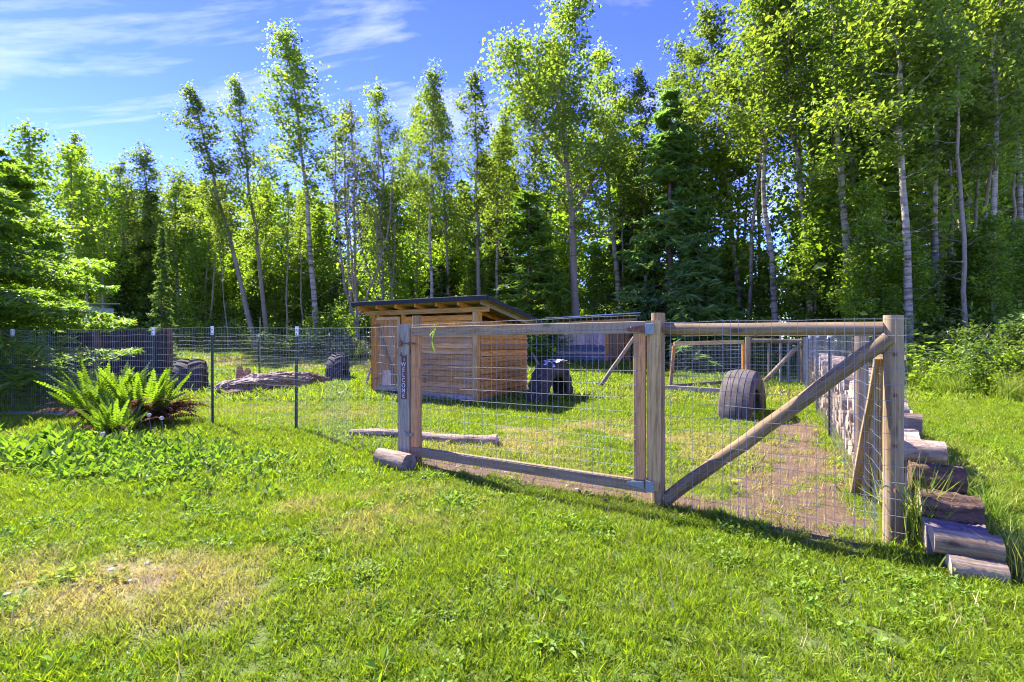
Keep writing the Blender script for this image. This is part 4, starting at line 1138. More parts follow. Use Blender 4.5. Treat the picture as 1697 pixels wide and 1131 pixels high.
def make_shrub(seed, H=1.6, Rc=1.2, stems=12, ncl=60, nlf=34, lsize=0.10, sig=0.17):
    rs = np.random.RandomState(seed); mb = MB(); C = []; T = []
    for i in range(stems):
        P = branch_path(np.array([0, 0, -0.05]) + np.append(rs.randn(2) * 0.10 * Rc, 0), rs.uniform(0, 6.28), rs.uniform(0.7, 1.4), H * rs.uniform(0.5, 1.0), 6, -0.25, rs, 0.1)
        mb.tube(P, np.linspace(0.018, 0.005, 6), 4)
    for i in range(ncl):
        d = rs.randn(3); d /= np.linalg.norm(d); d[2] = abs(d[2])
        rr = rs.uniform(0.35, 1.0) ** 0.5
        q = d * np.array([Rc, Rc, H * 0.92]) * rr * (0.8 + 0.3 * np.sin(3 * math.atan2(d[1], d[0]) + seed)) + np.array([0, 0, 0.08])
        k = int(nlf * rs.uniform(0.5, 1.5)); tt = rs.rand()
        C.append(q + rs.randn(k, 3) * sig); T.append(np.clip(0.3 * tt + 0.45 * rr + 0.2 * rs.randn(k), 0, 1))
    C = np.vstack(C); C[:, 2] = np.maximum(C[:, 2], 0.02)
    V, Q, T = leaves(C, lsize, rs, np.concatenate(T), 1.5, 0.7)
    return mb, (V, Q, T)

PROTO = {}
def proto(key, gen, leafm, barkm):
    mb, (V, Q, T) = gen
    tm = mb.mesh(key + '_trunk', [barkm], True)
    cm = mesh_np(key + '_crown', V, Q, mats=[leafm], tint=T)
    PROTO[key] = (tm, cm)
def plant(key, p, h_scale, label, cat, group, name, rot=None, lean=(0.0, 0.0), wscale=None, parts=('trunk', 'crown'), leafmat_=None):
    o = bpy.data.objects.new(name, None); o.empty_display_size = 0.3
    rz_ = random.uniform(0, 6.28) if rot is None else rot
    ws = h_scale if wscale is None else wscale
    M = Matrix.Translation(Vector(p) - Vector((0, 0, 0.12))) @ Matrix.Rotation(lean[0], 4, 'Y') @ Matrix.Rotation(lean[1], 4, 'X') @ Matrix.Rotation(rz_, 4, 'Z') @ Matrix.Diagonal((ws, ws, h_scale, 1))
    COL.objects.link(o); o.matrix_basis = M; W[o] = M
    tag(o, label, cat, group)
    for nm, me in zip(parts, PROTO[key]):
        c = bpy.data.objects.new(nm, me); COL.objects.link(c); c.parent = o
        if leafmat_ is not None and nm == parts[1]:
            c.material_slots[0].link = 'OBJECT'; c.material_slots[0].material = leafmat_
    return o

proto('popA', make_broadleaf(1, 18, 0.38, 3.3, 0.15, 42, 7, 36, lsize=0.115, bare=10, el0=0.3, el1=0.9, sig=0.26), M_leaf, M_aspen)
proto('popB', make_broadleaf(2, 18, 0.46, 2.9, 0.12, 40, 6, 36, lsize=0.115, bare=10, el0=0.4, sig=0.26), M_leaf, M_aspen)
proto('popC', make_broadleaf(3, 18, 0.50, 3.0, 0.13, 38, 6, 34, lsize=0.12, bare=12, wob=0.35, el0=0.35, sig=0.27), M_leaf, M_aspen)
proto('cotton', make_broadleaf(4, 19, 0.30, 4.0, 0.20, 44, 8, 34, lsize=0.12, wob=0.3, el0=0.3, sig=0.29, fork=[(0.40, 0.4, 7.5, 0.9), (0.52, 3.3, 6.5, 0.95), (0.60, 1.7, 5, 1.0)]), M_leaf, M_alder)
proto('popD', make_broadleaf(5, 18, 0.34, 3.3, 0.14, 40, 6, 34, lsize=0.115, sig=0.25, sparse=0.08, el0=0.5), M_leaf, M_alder)
proto('sparse', make_broadleaf(6, 15, 0.25, 1.9, 0.09, 60, 2, 8, lsize=0.13, el0=0.9, el1=1.2, sparse=0.35, bare=18, fork=[(0.10, 0.2, 11, 1.25), (0.14, 2.4, 10, 1.2), (0.18, 4.4, 9.5, 1.22)], twigr=1.3), M_leafsp, M_alder)
proto('youngA', make_broadleaf(7, 10, 0.10, 2.2, 0.08, 44, 7, 20, lsize=0.16, el0=0.25, el1=0.9, sig=0.33), M_leaf2, M_alder)
proto('youngB', make_broadleaf(8, 11, 0.16, 1.9, 0.08, 40, 7, 20, lsize=0.15, el0=0.35, el1=1.0, sig=0.30), M_leaf2, M_alder)
proto('alder', make_broadleaf(9, 15, 0.28, 3.2, 0.12, 42, 7, 15, lsize=0.18, el0=0.25, el1=0.95, sig=0.42, bare=8), M_leaf2, M_alder)
proto('tallpole', make_broadleaf(10, 21, 0.42, 2.9, 0.16, 42, 7, 26, sig=0.27, bare=14, wob=0.22, lsize=0.16), M_leaf, M_aspen)
proto('thinpole', make_broadleaf(12, 18, 0.62, 1.6, 0.10, 26, 5, 18, bare=16, wob=0.3), M_leaf, M_alder)
proto('bgA', make_broadleaf(13, 12, 0.10, 3.2, 0.09, 46, 8, 13, lsize=0.22, el0=0.2, el1=0.9, sig=0.48), M_leaf2, M_alder)
proto('bgB', make_broadleaf(14, 12, 0.16, 2.8, 0.08, 40, 8, 13, lsize=0.21, el0=0.3, el1=0.95, sig=0.45), M_leaf, M_alder)
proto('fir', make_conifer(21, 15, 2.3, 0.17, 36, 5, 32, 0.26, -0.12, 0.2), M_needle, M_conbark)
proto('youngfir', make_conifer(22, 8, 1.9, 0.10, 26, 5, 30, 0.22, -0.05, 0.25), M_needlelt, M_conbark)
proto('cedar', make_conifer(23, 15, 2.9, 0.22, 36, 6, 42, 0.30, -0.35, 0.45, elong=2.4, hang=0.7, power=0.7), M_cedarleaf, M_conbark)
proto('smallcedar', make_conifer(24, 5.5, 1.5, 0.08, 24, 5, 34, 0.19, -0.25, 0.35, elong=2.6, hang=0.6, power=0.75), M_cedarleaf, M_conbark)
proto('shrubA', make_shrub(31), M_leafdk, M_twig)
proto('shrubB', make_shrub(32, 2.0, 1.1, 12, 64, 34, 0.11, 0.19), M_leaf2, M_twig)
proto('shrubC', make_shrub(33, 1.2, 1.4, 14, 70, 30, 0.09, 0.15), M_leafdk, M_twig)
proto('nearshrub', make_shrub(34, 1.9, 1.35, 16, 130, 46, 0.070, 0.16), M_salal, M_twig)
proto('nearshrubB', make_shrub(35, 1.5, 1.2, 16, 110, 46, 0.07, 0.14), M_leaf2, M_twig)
HT = {'bgA': 12, 'bgB': 12, 'popA': 18, 'popB': 18, 'popC': 18, 'cotton': 19, 'popD': 18, 'sparse': 15, 'youngA': 10, 'youngB': 11, 'alder': 15, 'tallpole': 21, 'thinpole': 18, 'fir': 15, 'youngfir': 8, 'cedar': 15, 'smallcedar': 5.5}

def hero(key, xb, D, xt, yt, label, w=1.0, cat='tree', rot=None, name='tree'):
    """tree whose foot stands at photo column xb, depth D and whose tip shows at (xt, yt)"""
    p = px(xb, D); top = Vector(((xt - CX) / F * D, D, CAMH + (CY - yt) / F * D))
    v = top - p; h = v.length
    lean = math.atan2(v.x, v.z)
    s = h / HT[key]
    if key in ('popA', 'popB', 'popC', 'popD', 'cotton'): w *= 1.12
    return plant(key, p, s, label, cat, None, name, rot, (lean, 0.0), s * w)

hero('popB', 528, 27, 506, 62, 'tall white trunked aspen rising behind the left end of the shed', 1.15, rot=0.5)
hero('popD', 425, 30, 325, 152, 'left leaning slender poplar beyond the steel post fence', 1.05)
hero('popD', 445, 31, 398, 138, 'dark crowned poplar leaning left beside the tall aspen', 0.95, rot=2.0)
hero('thinpole', 476, 29, 470, 300, 'short bare white stem between the leaning poplars and the tall aspen', 0.9, rot=1.2)
hero('thinpole', 380, 29, 352, 330, 'bare pale leaning stem standing below the leaning poplars', 0.7)
hero('sparse', 592, 27, 588, 168, 'half bare grey tree cluster with thin upright twigs behind the shed door', 1.05)
hero('sparse', 640, 29, 618, 210, 'thin twiggy grey tree behind the shed roof', 0.8)
hero('popA', 655, 31, 640, 132, 'yellow green aspen behind the left half of the shed roof', 0.9)
hero('popC', 716, 26, 703, 118, 'slim aspen with a curved pale trunk above the middle of the shed roof', 0.8, rot=1.0)
hero('popD', 797, 28, 786, 128, 'sparse dark stemmed poplar above the right corner of the shed roof', 1.0)
hero('fir', 838, 34, 838, 205, 'dark fir behind the poplars over the shed', 0.95)
hero('cotton', 958, 24, 935, -18, 'great forked cottonwood towering behind the far shelter', 1.0, rot=0.3)
hero('popA', 1030, 28, 1022, 62, 'broad poplar close beside the great forked cottonwood', 1.05)
hero('cedar', 1108, 24, 1112, 150, 'big dark drooping cedar right of the cottonwood', 1.1)
hero('cedar', 1040, 29, 1050, 270, 'dark cedar half hidden behind the cottonwood trunk', 1.0)
hero('youngfir', 878, 23, 876, 318, 'bright young fir behind the far shelter roof', 1.25)
hero('smallcedar', 1160, 19, 1158, 385, 'small cedar in front of the big drooping cedar', 1.25)
hero('popA', 1135, 30, 1125, 105, 'poplar tip rising behind the big drooping cedar', 0.9)
hero('popB', 245, 36, 243, 236, 'pointed poplar standing alone above the left tree line', 1.3)
hero('alder', 120, 30, 108, 240, 'rounded alder over the pale blue hut', 1.1)
hero('alder', 60, 24, 40, 205, 'leafy alder behind the hemlock', 1.05)
hero('popD', 155, 33, 118, 222, 'poplar with a separate top tuft over the pale blue hut', 0.8)
hero('fir', 268, 24, 268, 372, 'thin half bare young fir above the dark board screen', 0.65)
hero('tallpole', 1508, 15.0, 1488, -160, 'thickest pale trunked aspen behind the corner post', 1.05, rot=0.2)
hero('tallpole', 1548, 18.0, 1556, -140, 'tall grey aspen trunk just right of the thickest one', 1.0, rot=2.2)
hero('tallpole', 1646, 16.0, 1642, -170, 'tall clean white aspen trunk over the right hand bushes', 0.85, rot=4.0)
hero('thinpole', 1530, 20, 1528, -100, 'slim aspen pole squeezed between the thick aspens', 1.0)
hero('thinpole', 1568, 19, 1598, -90, 'slim right leaning pole beside the grey aspen', 0.9)
hero('popC', 1290, 20, 1228, -40, 'left leaning aspen behind the round top rail', 1.05, rot=0.7)
hero('popC', 1352, 19, 1305, -60, 'second leaning aspen above the round top rail, beside a twin stem', 1.0, rot=2.9)
hero('thinpole', 1345, 20.5, 1322, -20, 'thin twin stem close to the leaning aspens', 1.1)
hero('popA', 1415, 18, 1372, -80, 'leaning aspen over the firewood wall with leaves low on its trunk', 1.0, rot=5.0)
hero('popB', 1235, 24, 1190, 20, 'leafy aspen at the edge of the sky gap right of the cedar', 1.1)
hero('alder', 1440, 17, 1430, 300, 'leafy young alder between the leaning and the thick aspens', 0.75)

for (key, xb, D, xt, yt, w, lb) in (
    ('popB', 585, 31, 566, 185, 1.0, 'loose aspen between the tall white trunked aspen and the grey twiggy trees'),
    ('popA', 690, 33, 672, 165, 0.8, 'bright aspen close behind the slim curved aspen'),
    ('popD', 742, 31, 738, 172, 0.85, 'slender poplar between the curved aspen and the sparse dark poplar'),
    ('popB', 822, 30, 822, 190, 1.0, 'light poplar in front of the dark fir'),
    ('popA', 905, 31, 890, 150, 0.9, 'poplar filling the gap left of the forked cottonwood'),
    ('popD', 1072, 27, 1066, 118, 0.9, 'slim poplar between the broad poplar and the drooping cedar'),
    ('popA', 1185, 27, 1165, 60, 0.95, 'leafy aspen just right of the drooping cedar'),
    ('alder', 1262, 25, 1250, 130, 0.8, 'rounded alder filling the gap behind the leaning aspens'),
    ('popB', 300, 34, 282, 290, 1.2, 'low aspen left of the leaning poplars'),
    ('popA', 212, 33, 205, 262, 1.0, 'aspen between the lone pointed poplar and the hut'),
    ('alder', 175, 31, 168, 290, 0.9, 'dense alder directly over the hut roof'),
    ('alder', 340, 33, 345, 320, 0.9, 'pale alder under the crowns of the leaning poplars'),
    ('popC', 1478, 21, 1462, -60, 1.0, 'long stemmed aspen left of the thickest pale trunk'),
    ('popA', 1600, 22, 1612, -80, 1.0, 'leafy aspen between the grey aspen and the clean white trunk'),
    ('popC', 1690, 20, 1700, -90, 1.0, 'long stemmed aspen right of the clean white trunk')):
    hero(key, xb, D, xt, yt, lb, w)

# ------------------------------------------------------------------ the wood behind: rows of fill trees that share labels by kind
EDGE = [(-60, 33), (-26, 31), (-14, 32), (0, 29), (8, 25), (10.5, 20), (12.0, 16.5), (12.4, 13), (12.6, 10)]
def edge_y(x):
    if x > 12.5: return 9.0
    xs_ = [e[0] for e in EDGE]; ys_ = [e[1] for e in EDGE]
    return float(np.interp(x, xs_, ys_))
rf = random.Random(5)
LBL = {
 'alder': 'slender alder', 'popA': 'pale stemmed aspen', 'popC': 'long bare stemmed aspen', 'thinpole': 'thin pole tree',
 'youngA': 'bushy light green sapling', 'youngB': 'upright light green sapling', 'fir': 'dark fir', 'cedar': 'dark cedar',
 'youngfir': 'young fir', 'bgA': 'round dense broadleaf tree', 'bgB': 'loose crowned broadleaf tree'}
ZONES = [(200, 'behind the pale blue hut'), (345, 'behind the dark board screen'), (500, 'behind the leaning poplars'), (620, 'behind the tall white trunked aspen'), (870, 'behind the cedar shed'),
         (1010, 'behind the forked cottonwood'), (1200, 'behind the big drooping cedar'), (1400, 'behind the leaning aspens'), (1540, 'behind the firewood wall'), (9999, 'behind the right hand bushes')]
def zone(x, y):
    c_ = CX + F * x / y
    return next(z for lim, z in ZONES if c_ < lim)
def fill(key, x, y, h, w=1.0):
    s_ = h / HT[key]; z_ = zone(x, y); lb = LBL[key] + ' in the wood ' + z_
    plant(key, G(x, y), s_, lb, 'tree', lb.replace('tree', 'trees') , 'tree', None, (rf.gauss(0, 0.035), rf.gauss(0, 0.02)), s_ * w)
HB = {'youngA': 8, 'youngB': 9, 'youngfir': 6, 'alder': 14.5, 'popA': 15, 'popC': 16, 'fir': 14, 'cedar': 12.5, 'thinpole': 15, 'bgA': 12, 'bgB': 13.5}
def pick(tab):
    u = rf.random(); a_ = 0
    for k, p_ in tab:
        a_ += p_
        if u < a_: return k
    return tab[-1][0]
ROWS = [(1.8, 2.4, [('youngA', .24), ('youngB', .24), ('youngfir', .10), ('bgA', .06), ('alder', .10), ('thinpole', .26)], 0.85),
        (4.6, 4.6, [('bgA', .20), ('bgB', .24), ('alder', .18), ('fir', .06), ('popC', .12), ('thinpole', .20)], 0.9),
        (8.5, 5.0, [('bgA', .25), ('bgB', .25), ('alder', .18), ('fir', .08), ('cedar', .06), ('thinpole', .18)], 0.95),
        (14, 3.2, [('bgA', .4), ('bgB', .34), ('fir', .12), ('thinpole', .14)], 1.15),
        (22, 4.0, [('bgA', .5), ('bgB', .4), ('fir', .1)], 1.3)]
for dy, step, tab, hm in ROWS:
    x = -46.0
    while x < 13:
        xx = x + rf.uniform(-0.9, 0.9); yy = edge_y(xx) + dy + rf.uniform(-1.2, 1.2)
        if abs(xx / yy) < 1.22:
            k = pick(tab); fill(k, xx, yy, HB[k] * rf.uniform(0.78, 1.1) * hm, rf.uniform(0.95, 1.25))
        x += step
for k in range(34):                                  # the wood on the right comes nearer
    D = rf.uniform(14.5, 40); xx = (rf.uniform(1330, 1800) - CX) / F * D
    if xx < 12.8 or (D < edge_y(xx) + 1.5 and xx < 13): continue
    k = pick([('bgA', .24), ('bgB', .22), ('youngA', .12), ('alder', .2), ('thinpole', .14), ('popC', .08)])
    fill(k, xx, D, HB[k] * rf.uniform(0.8, 1.25) * (0.75 if D < 18 else 1.1), rf.uniform(0.9, 1.2))
for k in range(34):                                  # slim poles in the right-hand wood
    D = rf.uniform(18, 34); xx = (rf.uniform(1180, 1760) - CX) / F * D
    if D < edge_y(xx) + 1 and xx < 12: continue
    fill('thinpole', xx, D, rf.uniform(15, 21), 0.9)

for k in range(80):                                  # saplings that close the gaps low in the wood
    xp = rf.uniform(120, 1430); D = rf.uniform(0, 11); base_ = rf.uniform(26, 32) if xp < 900 else float(np.interp(xp, [900, 1150, 1300, 1430], [27, 25, 20.5, 17.5]))
    D = base_ + D; xx = (xp - CX) / F * D
    if D < edge_y(xx) + 0.8: D = edge_y(xx) + 0.8 + rf.uniform(0, 3); xx = (xp - CX) / F * D
    k = pick([('youngA', .34), ('youngB', .26), ('bgA', .28), ('youngfir', .12)])
    fill(k, xx, D, rf.uniform(4.0, 7.0), rf.uniform(1.1, 1.5))
for k in range(16):
    D = rf.uniform(14.5, 17.5); xx = (rf.uniform(1430, 1760) - CX) / F * D
    fill(pick([('youngA', .5), ('youngB', .5)]), xx, D, rf.uniform(2.6, 5.2), rf.uniform(1.0, 1.4))

# the far side of the wood: one mass that closes the horizon
rw = np.random.RandomState(3); C = []; T = []
for k in range(1500):
    a_ = rw.uniform(-0.95, 0.95); D = rw.uniform(54, 74); x_ = math.tan(a_) * D
    hmax = 8.0 + 7.0 * float(fbm(x_ * 0.10 + 7, 3.0, 3)); z_ = hmax * rw.uniform(0.0, 1.0) ** 0.8
    kk = rw.randint(10, 24); C.append(np.array([x_, D, 1.3 + z_]) + rw.randn(kk, 3) * np.array([1.0, 0.8, 0.7])); T.append(np.clip(rw.rand() * 0.6 + 0.2 * rw.randn(kk), 0, 1))
V, Q, T = leaves(np.vstack(C), 0.42, rw, np.concatenate(T))
fw_ = put(bpy.data.objects.new('far_wood', mesh_np('far_wood', V, Q, mats=[M_leaf2], tint=T)), Matrix()); tag(fw_, 'far mass of pale green leaves showing between the trunks', 'wood', kind='stuff')

# undergrowth along the edge of the wood
SH = {'shrubA': 'dark leafy shrub', 'shrubB': 'bright leafy shrub', 'shrubC': 'low spreading bramble'}
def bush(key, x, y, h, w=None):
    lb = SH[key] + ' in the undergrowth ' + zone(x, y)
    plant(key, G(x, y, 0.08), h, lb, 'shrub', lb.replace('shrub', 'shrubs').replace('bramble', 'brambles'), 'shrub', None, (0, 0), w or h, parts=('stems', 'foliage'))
x = -40.0
while x < 12:
    for dy in (-0.6, 1.4, 3.6):
        xx = x + rf.uniform(-0.8, 0.8); yy = edge_y(xx) + dy + rf.uniform(-0.8, 0.8)
        if abs(xx / yy) < 1.2:
            bush(rf.choice(['shrubA', 'shrubA', 'shrubB', 'shrubC']), xx, yy, rf.uniform(0.8, 1.7), rf.uniform(0.9, 1.6))
    x += 1.7
for k in range(46):                                  # right-hand thicket
    D = rf.uniform(13.2, 20); xx = (rf.uniform(1470, 1800) - CX) / F * D
    if xx < 10.6 + (D - 11) * 0.12: continue
    bush(rf.choice(['shrubA', 'shrubA', 'shrubC']), xx, D, rf.uniform(0.6, 1.2), rf.uniform(0.9, 1.4))
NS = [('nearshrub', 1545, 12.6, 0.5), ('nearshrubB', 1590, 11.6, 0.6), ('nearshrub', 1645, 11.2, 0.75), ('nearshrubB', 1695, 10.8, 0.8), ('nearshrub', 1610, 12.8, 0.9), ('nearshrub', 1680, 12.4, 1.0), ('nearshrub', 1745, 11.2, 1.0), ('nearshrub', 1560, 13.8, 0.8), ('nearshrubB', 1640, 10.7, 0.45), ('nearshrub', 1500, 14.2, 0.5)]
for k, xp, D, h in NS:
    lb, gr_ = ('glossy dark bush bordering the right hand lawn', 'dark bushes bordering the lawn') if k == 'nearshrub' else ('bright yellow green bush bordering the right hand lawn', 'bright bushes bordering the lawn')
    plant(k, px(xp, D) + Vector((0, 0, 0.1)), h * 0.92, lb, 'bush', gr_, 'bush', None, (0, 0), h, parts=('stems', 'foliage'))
plant('shrubB', px(552, 25.5) + Vector((0, 0, 0.1)), 1.5, 'bright yellow green maple bush behind the shed left corner', 'bush', None, 'bush', None, (0, 0), 1.2, parts=('stems', 'foliage'), leafmat_=M_fern)
plant('shrubA', px(480, 25.0) + Vector((0, 0, 0.1)), 0.85, 'grey green round bush on the far lawn edge', 'bush', None, 'bush', None, (0, 0), 1.6, parts=('stems', 'foliage'))
plant('nearshrub', px(590, 24) + Vector((0, 0, 0.1)), 0.55, 'brown green fern clump on the far lawn beside the shed', 'bush', None, 'bush', None, (0, 0), 1.1, parts=('stems', 'foliage'), leafmat_=M_leafsp)

# near hemlock whose boughs reach in from the left
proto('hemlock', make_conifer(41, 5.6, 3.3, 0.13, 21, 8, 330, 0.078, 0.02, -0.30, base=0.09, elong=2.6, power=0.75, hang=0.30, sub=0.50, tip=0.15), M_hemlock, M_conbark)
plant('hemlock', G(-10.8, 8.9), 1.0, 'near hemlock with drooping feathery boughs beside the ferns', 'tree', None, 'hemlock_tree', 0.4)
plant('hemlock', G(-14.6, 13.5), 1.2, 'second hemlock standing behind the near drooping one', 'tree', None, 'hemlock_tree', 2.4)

# ------------------------------------------------------------------ ferns: every frond a part
def frond_mesh(L, arch, seed, mat, npin=26):
    rs = np.random.RandomState(seed); mb = MB(); t = np.linspace(0, 1, npin)
    e = 1.35 - arch * t ** 1.5
    seg = np.column_stack([np.cos(e), np.zeros(npin), np.sin(e)]) * (L / (npin - 1))
    P = np.vstack([[0, 0, 0], np.cumsum(seg[:-1], 0)])
    side = 0.03 * np.sin(t * 3 + seed); P[:, 1] += side * L
    mb.tube(P[::3], np.linspace(0.005, 0.0015, len(P[::3])), 3)
    tq = [0.3] * (len(mb.mq))
    for i in range(2, npin):
        w = L * 0.115 * min(1, 0.35 + t[i] * 3.2) * (1.0 - t[i]) ** 0.55 + 0.006
        d = seg[i] / np.linalg.norm(seg[i])
        for s in (-1, 1):
            wl2 = w * rs.uniform(0.85, 1.1)
            out_ = np.array([0, s, 0]) + d * 0.30; out_[2] += rs.uniform(-0.35, 0.1); out_ /= np.linalg.norm(out_)
            a = P[i]; hw = d * L / npin * 0.46
            mb.add([a - hw, a + hw, a + out_ * wl2 * 0.6 + hw * 0.9, a + out_ * wl2, a + out_ * wl2 * 0.6 - hw * 0.8], [[0, 1, 2, 4]], [[4, 2, 3]])
    V = np.vstack(mb.v); q = np.vstack(mb.q); tr_ = np.vstack(mb.t)
    tint = np.clip(np.concatenate([rs.rand(len(q)), rs.rand(len(tr_))]) * 0.6 + 0.25, 0, 1)
    return mesh_np('frond', V, q, tr_, [mat], tint)
FR = [frond_mesh(1.0, 0.20 + 0.17 * k, 60 + k, M_fern) for k in range(5)]
FRD = [frond_mesh(0.9, 1.6 + 0.2 * k, 80 + k, M_ferndead, 20) for k in range(3)]
def fern(p, scale, nf, nd, label, seed, spread=0.22, az_dead=None, flat=0.0):
    rs = np.random.RandomState(seed)
    t = thing('fern', p, label, 'fern', 'sword ferns')
    for k in range(nf + nd):
        dead = k >= nf
        me = FRD[rs.randint(3)] if dead else FR[rs.randint(5)]
        az = rs.uniform(0, 6.28) if not dead or az_dead is None else rs.uniform(*az_dead)
        o = Vector((math.cos(az), math.sin(az), 0)) * rs.uniform(0.2, 1) * spread
        M = Matrix.Translation(Vector(p) + o) @ Matrix.Rotation(az + rs.randn() * 0.3, 4, 'Z') @ Matrix.Rotation(rs.uniform(-0.18, 0.12) + flat + (0.3 if dead else 0), 4, 'Y') @ Matrix.Rotation(rs.randn() * 0.35, 4, 'X') @ Matrix.Scale(scale * rs.uniform(0.75, 1.15), 4)
        c = put(bpy.data.objects.new('dead_frond' if dead else 'frond', me), M, t)
    return t
fern(px(176, 7.35), 0.86, 84, 12, 'tall bright green sword fern under the hemlock boughs', 1, 0.24)
fern(px(236, 7.2), 0.86, 66, 40, 'bright sword fern with brown dead fronds on its fence side', 2, 0.26, (-0.9, 0.9))
fern(px(190, 6.3), 0.52, 36, 18, 'smaller low sword fern in front of the two tall ones', 3, 0.18)
fern(px(585, 22.8), 0.9, 26, 16, 'far brownish fern clump on the lawn left of the shed', 4, 0.5)

# ------------------------------------------------------------------ grass and weeds (instanced clumps)
def clump(seed, nb, rad, h0, h1, w, tilt, seglean=0.6):
    rs = np.random.RandomState(seed); V = []; Q = []; Tt = []; ti = []; tt = []
    for i in range(nb):
        b = np.append(rs.randn(2) * rad * 0.55, -0.004); h = rs.uniform(h0, h1); az = rs.uniform(0, 6.28); tl = abs(rs.randn()) * tilt
        d = np.array([math.sin(tl) * math.cos(az), math.sin(tl) * math.sin(az), math.cos(tl)]); az2 = az + rs.randn() * 0.5
        d2 = d + np.array([math.cos(az2), math.sin(az2), -0.4]) * seglean * rs.uniform(0.3, 1.0); d2 /= np.linalg.norm(d2)
        sd_ = rs.randn(3); sd_[2] *= 0.3; sd_ -= d * (sd_ @ d); sd_ /= np.linalg.norm(sd_); ww = w * rs.uniform(0.7, 1.3) / 2
        m = b + d * h * 0.5; tip = m + d2 * h * 0.5; tip[2] = max(tip[2], 0.004)
        k = len(V); V += [b - sd_ * ww, b + sd_ * ww, m + sd_ * ww * 0.9, m - sd_ * ww * 0.9, tip]
        Q.append([k, k + 1, k + 2, k + 3]); Tt.append([k + 3, k + 2, k + 4]); c = rs.rand(); ti.append(c * 0.85); tt.append(min(1, c * 0.85 + 0.15))
    return np.array(V), Q, Tt, ti + tt
def weed(seed, nl, rad, size, lift, elong=2.4):
    rs = np.random.RandomState(seed); V = []; Q = []; ti = []
    for i in range(nl):
        az = rs.uniform(0, 6.28); r_ = rs.uniform(0.1, 1) * rad; L = size * rs.uniform(0.6, 1.3)
        d = np.array([math.cos(az), math.sin(az), rs.uniform(0.0, 0.8) * lift]); s_ = np.array([-math.sin(az), math.cos(az), rs.randn() * 0.3]) * L / elong / 1.0
        a = np.array([math.cos(az), math.sin(az), 0]) * r_ * 0.4 + np.append(rs.randn(2) * rad * 0.35, rs.uniform(0, 0.03) * lift + 0.006)
        m = a + d * L * 0.5 + np.array([0, 0, 0.12 * L]); e = a + d * L - np.array([0, 0, 0.1 * L]); e[2] = max(e[2], 0.004)
        k = len(V); V += [a, m + s_ * 0.5, e, m - s_ * 0.5]; Q.append([k, k + 1, k + 2, k + 3]); ti.append(rs.rand())
    return np.array(V), Q, [], ti
def clump_obj(name, data, mat):
    V, Q, T_, ti = data
    return bpy.data.objects.new(name, mesh_np(name, V, Q, T_, [mat], ti))
def scatter(name, src, X, Y, scl, dry, label, cat, seed, tiltamt=0.15, zoff=0.0):
    rs = np.random.RandomState(seed); n_ = len(X)
    me = mesh_np(name, np.column_stack([X, Y, gz(X, Y) + zoff]))
    a = me.attributes.new('rot', 'FLOAT_VECTOR', 'POINT'); a.data.foreach_set('vector', np.column_stack([rs.randn(n_) * tiltamt, rs.randn(n_) * tiltamt, rs.uniform(0, 6.28, n_)]).astype(np.float32).ravel())
    a = me.attributes.new('scl', 'FLOAT_VECTOR', 'POINT'); a.data.foreach_set('vector', np.repeat(np.asarray(scl)[:, None], 3, 1).astype(np.float32).ravel() if np.ndim(scl) == 1 else scl.astype(np.float32).ravel())
    a = me.attributes.new('dry', 'FLOAT', 'POINT'); a.data.foreach_set('value', np.asarray(dry, np.float32))
    o = bpy.data.objects.new(name, me); COL.objects.link(o)
    ng = bpy.data.node_groups.new(name, 'GeometryNodeTree')
    ng.interface.new_socket('Geometry', in_out='INPUT', socket_type='NodeSocketGeometry'); ng.interface.new_socket('Geometry', in_out='OUTPUT', socket_type='NodeSocketGeometry')
    gi = ng.nodes.new('NodeGroupInput'); go = ng.nodes.new('NodeGroupOutput'); ip = ng.nodes.new('GeometryNodeInstanceOnPoints')
    ob = ng.nodes.new('GeometryNodeObjectInfo'); ob.inputs['Object'].default_value = src; ob.inputs['As Instance'].default_value = True
    na_ = ng.nodes.new('GeometryNodeInputNamedAttribute'); na_.data_type = 'FLOAT_VECTOR'; na_.inputs['Name'].default_value = 'rot'
    nb_ = ng.nodes.new('GeometryNodeInputNamedAttribute'); nb_.data_type = 'FLOAT_VECTOR'; nb_.inputs['Name'].default_value = 'scl'
    L_ = ng.links
    L_.new(gi.outputs[0], ip.inputs['Points']); L_.new(ob.outputs['Geometry'], ip.inputs['Instance'])
    L_.new(na_.outputs['Attribute'], ip.inputs['Rotation']); L_.new(nb_.outputs['Attribute'], ip.inputs['Scale']); L_.new(ip.outputs[0], go.inputs[0])
    md = o.modifiers.new('scatter', 'NODES'); md.node_group = ng
    tag(o, label, cat, kind='stuff')
    return o
rg = np.random.RandomState(77)
def area_pts(y0, y1, dens, margin=1.5, xr=1.12):
    A = (y1 - y0) * 2 * (y1 * xr + margin); n_ = int(A * dens)
    Y = rg.uniform(y0, y1, n_); X = rg.uniform(-1, 1, n_) * (y1 * xr + margin)
    k = np.abs(X) < Y * xr + margin
    return X[k], Y[k]
def lawn_filter(X, Y, dirtkeep=0.06):
    d, dr = dirt_dry(X, Y)
    keep = rg.rand(len(X)) > d * (1 - dirtkeep)
    thin = rg.rand(len(X)) > dr * 0.35
    ey = np.interp(X, [e[0] for e in EDGE], [e[1] for e in EDGE]); inwood = (Y > ey + 1.0) | ((X > 11.8) & (Y > 9.5))
    path = (np.abs(Y - 8.27 + (X + 6) * 0.02) < 0.20) & (X < -5.7)
    k = keep & thin & ~inwood & ~path
    return X[k], Y[k], dr[k]
def dryattr(dr): return np.clip(dr * 1.05 + 0.10 * rg.randn(len(dr)) - 0.03, 0, 0.9)
SRC = {}
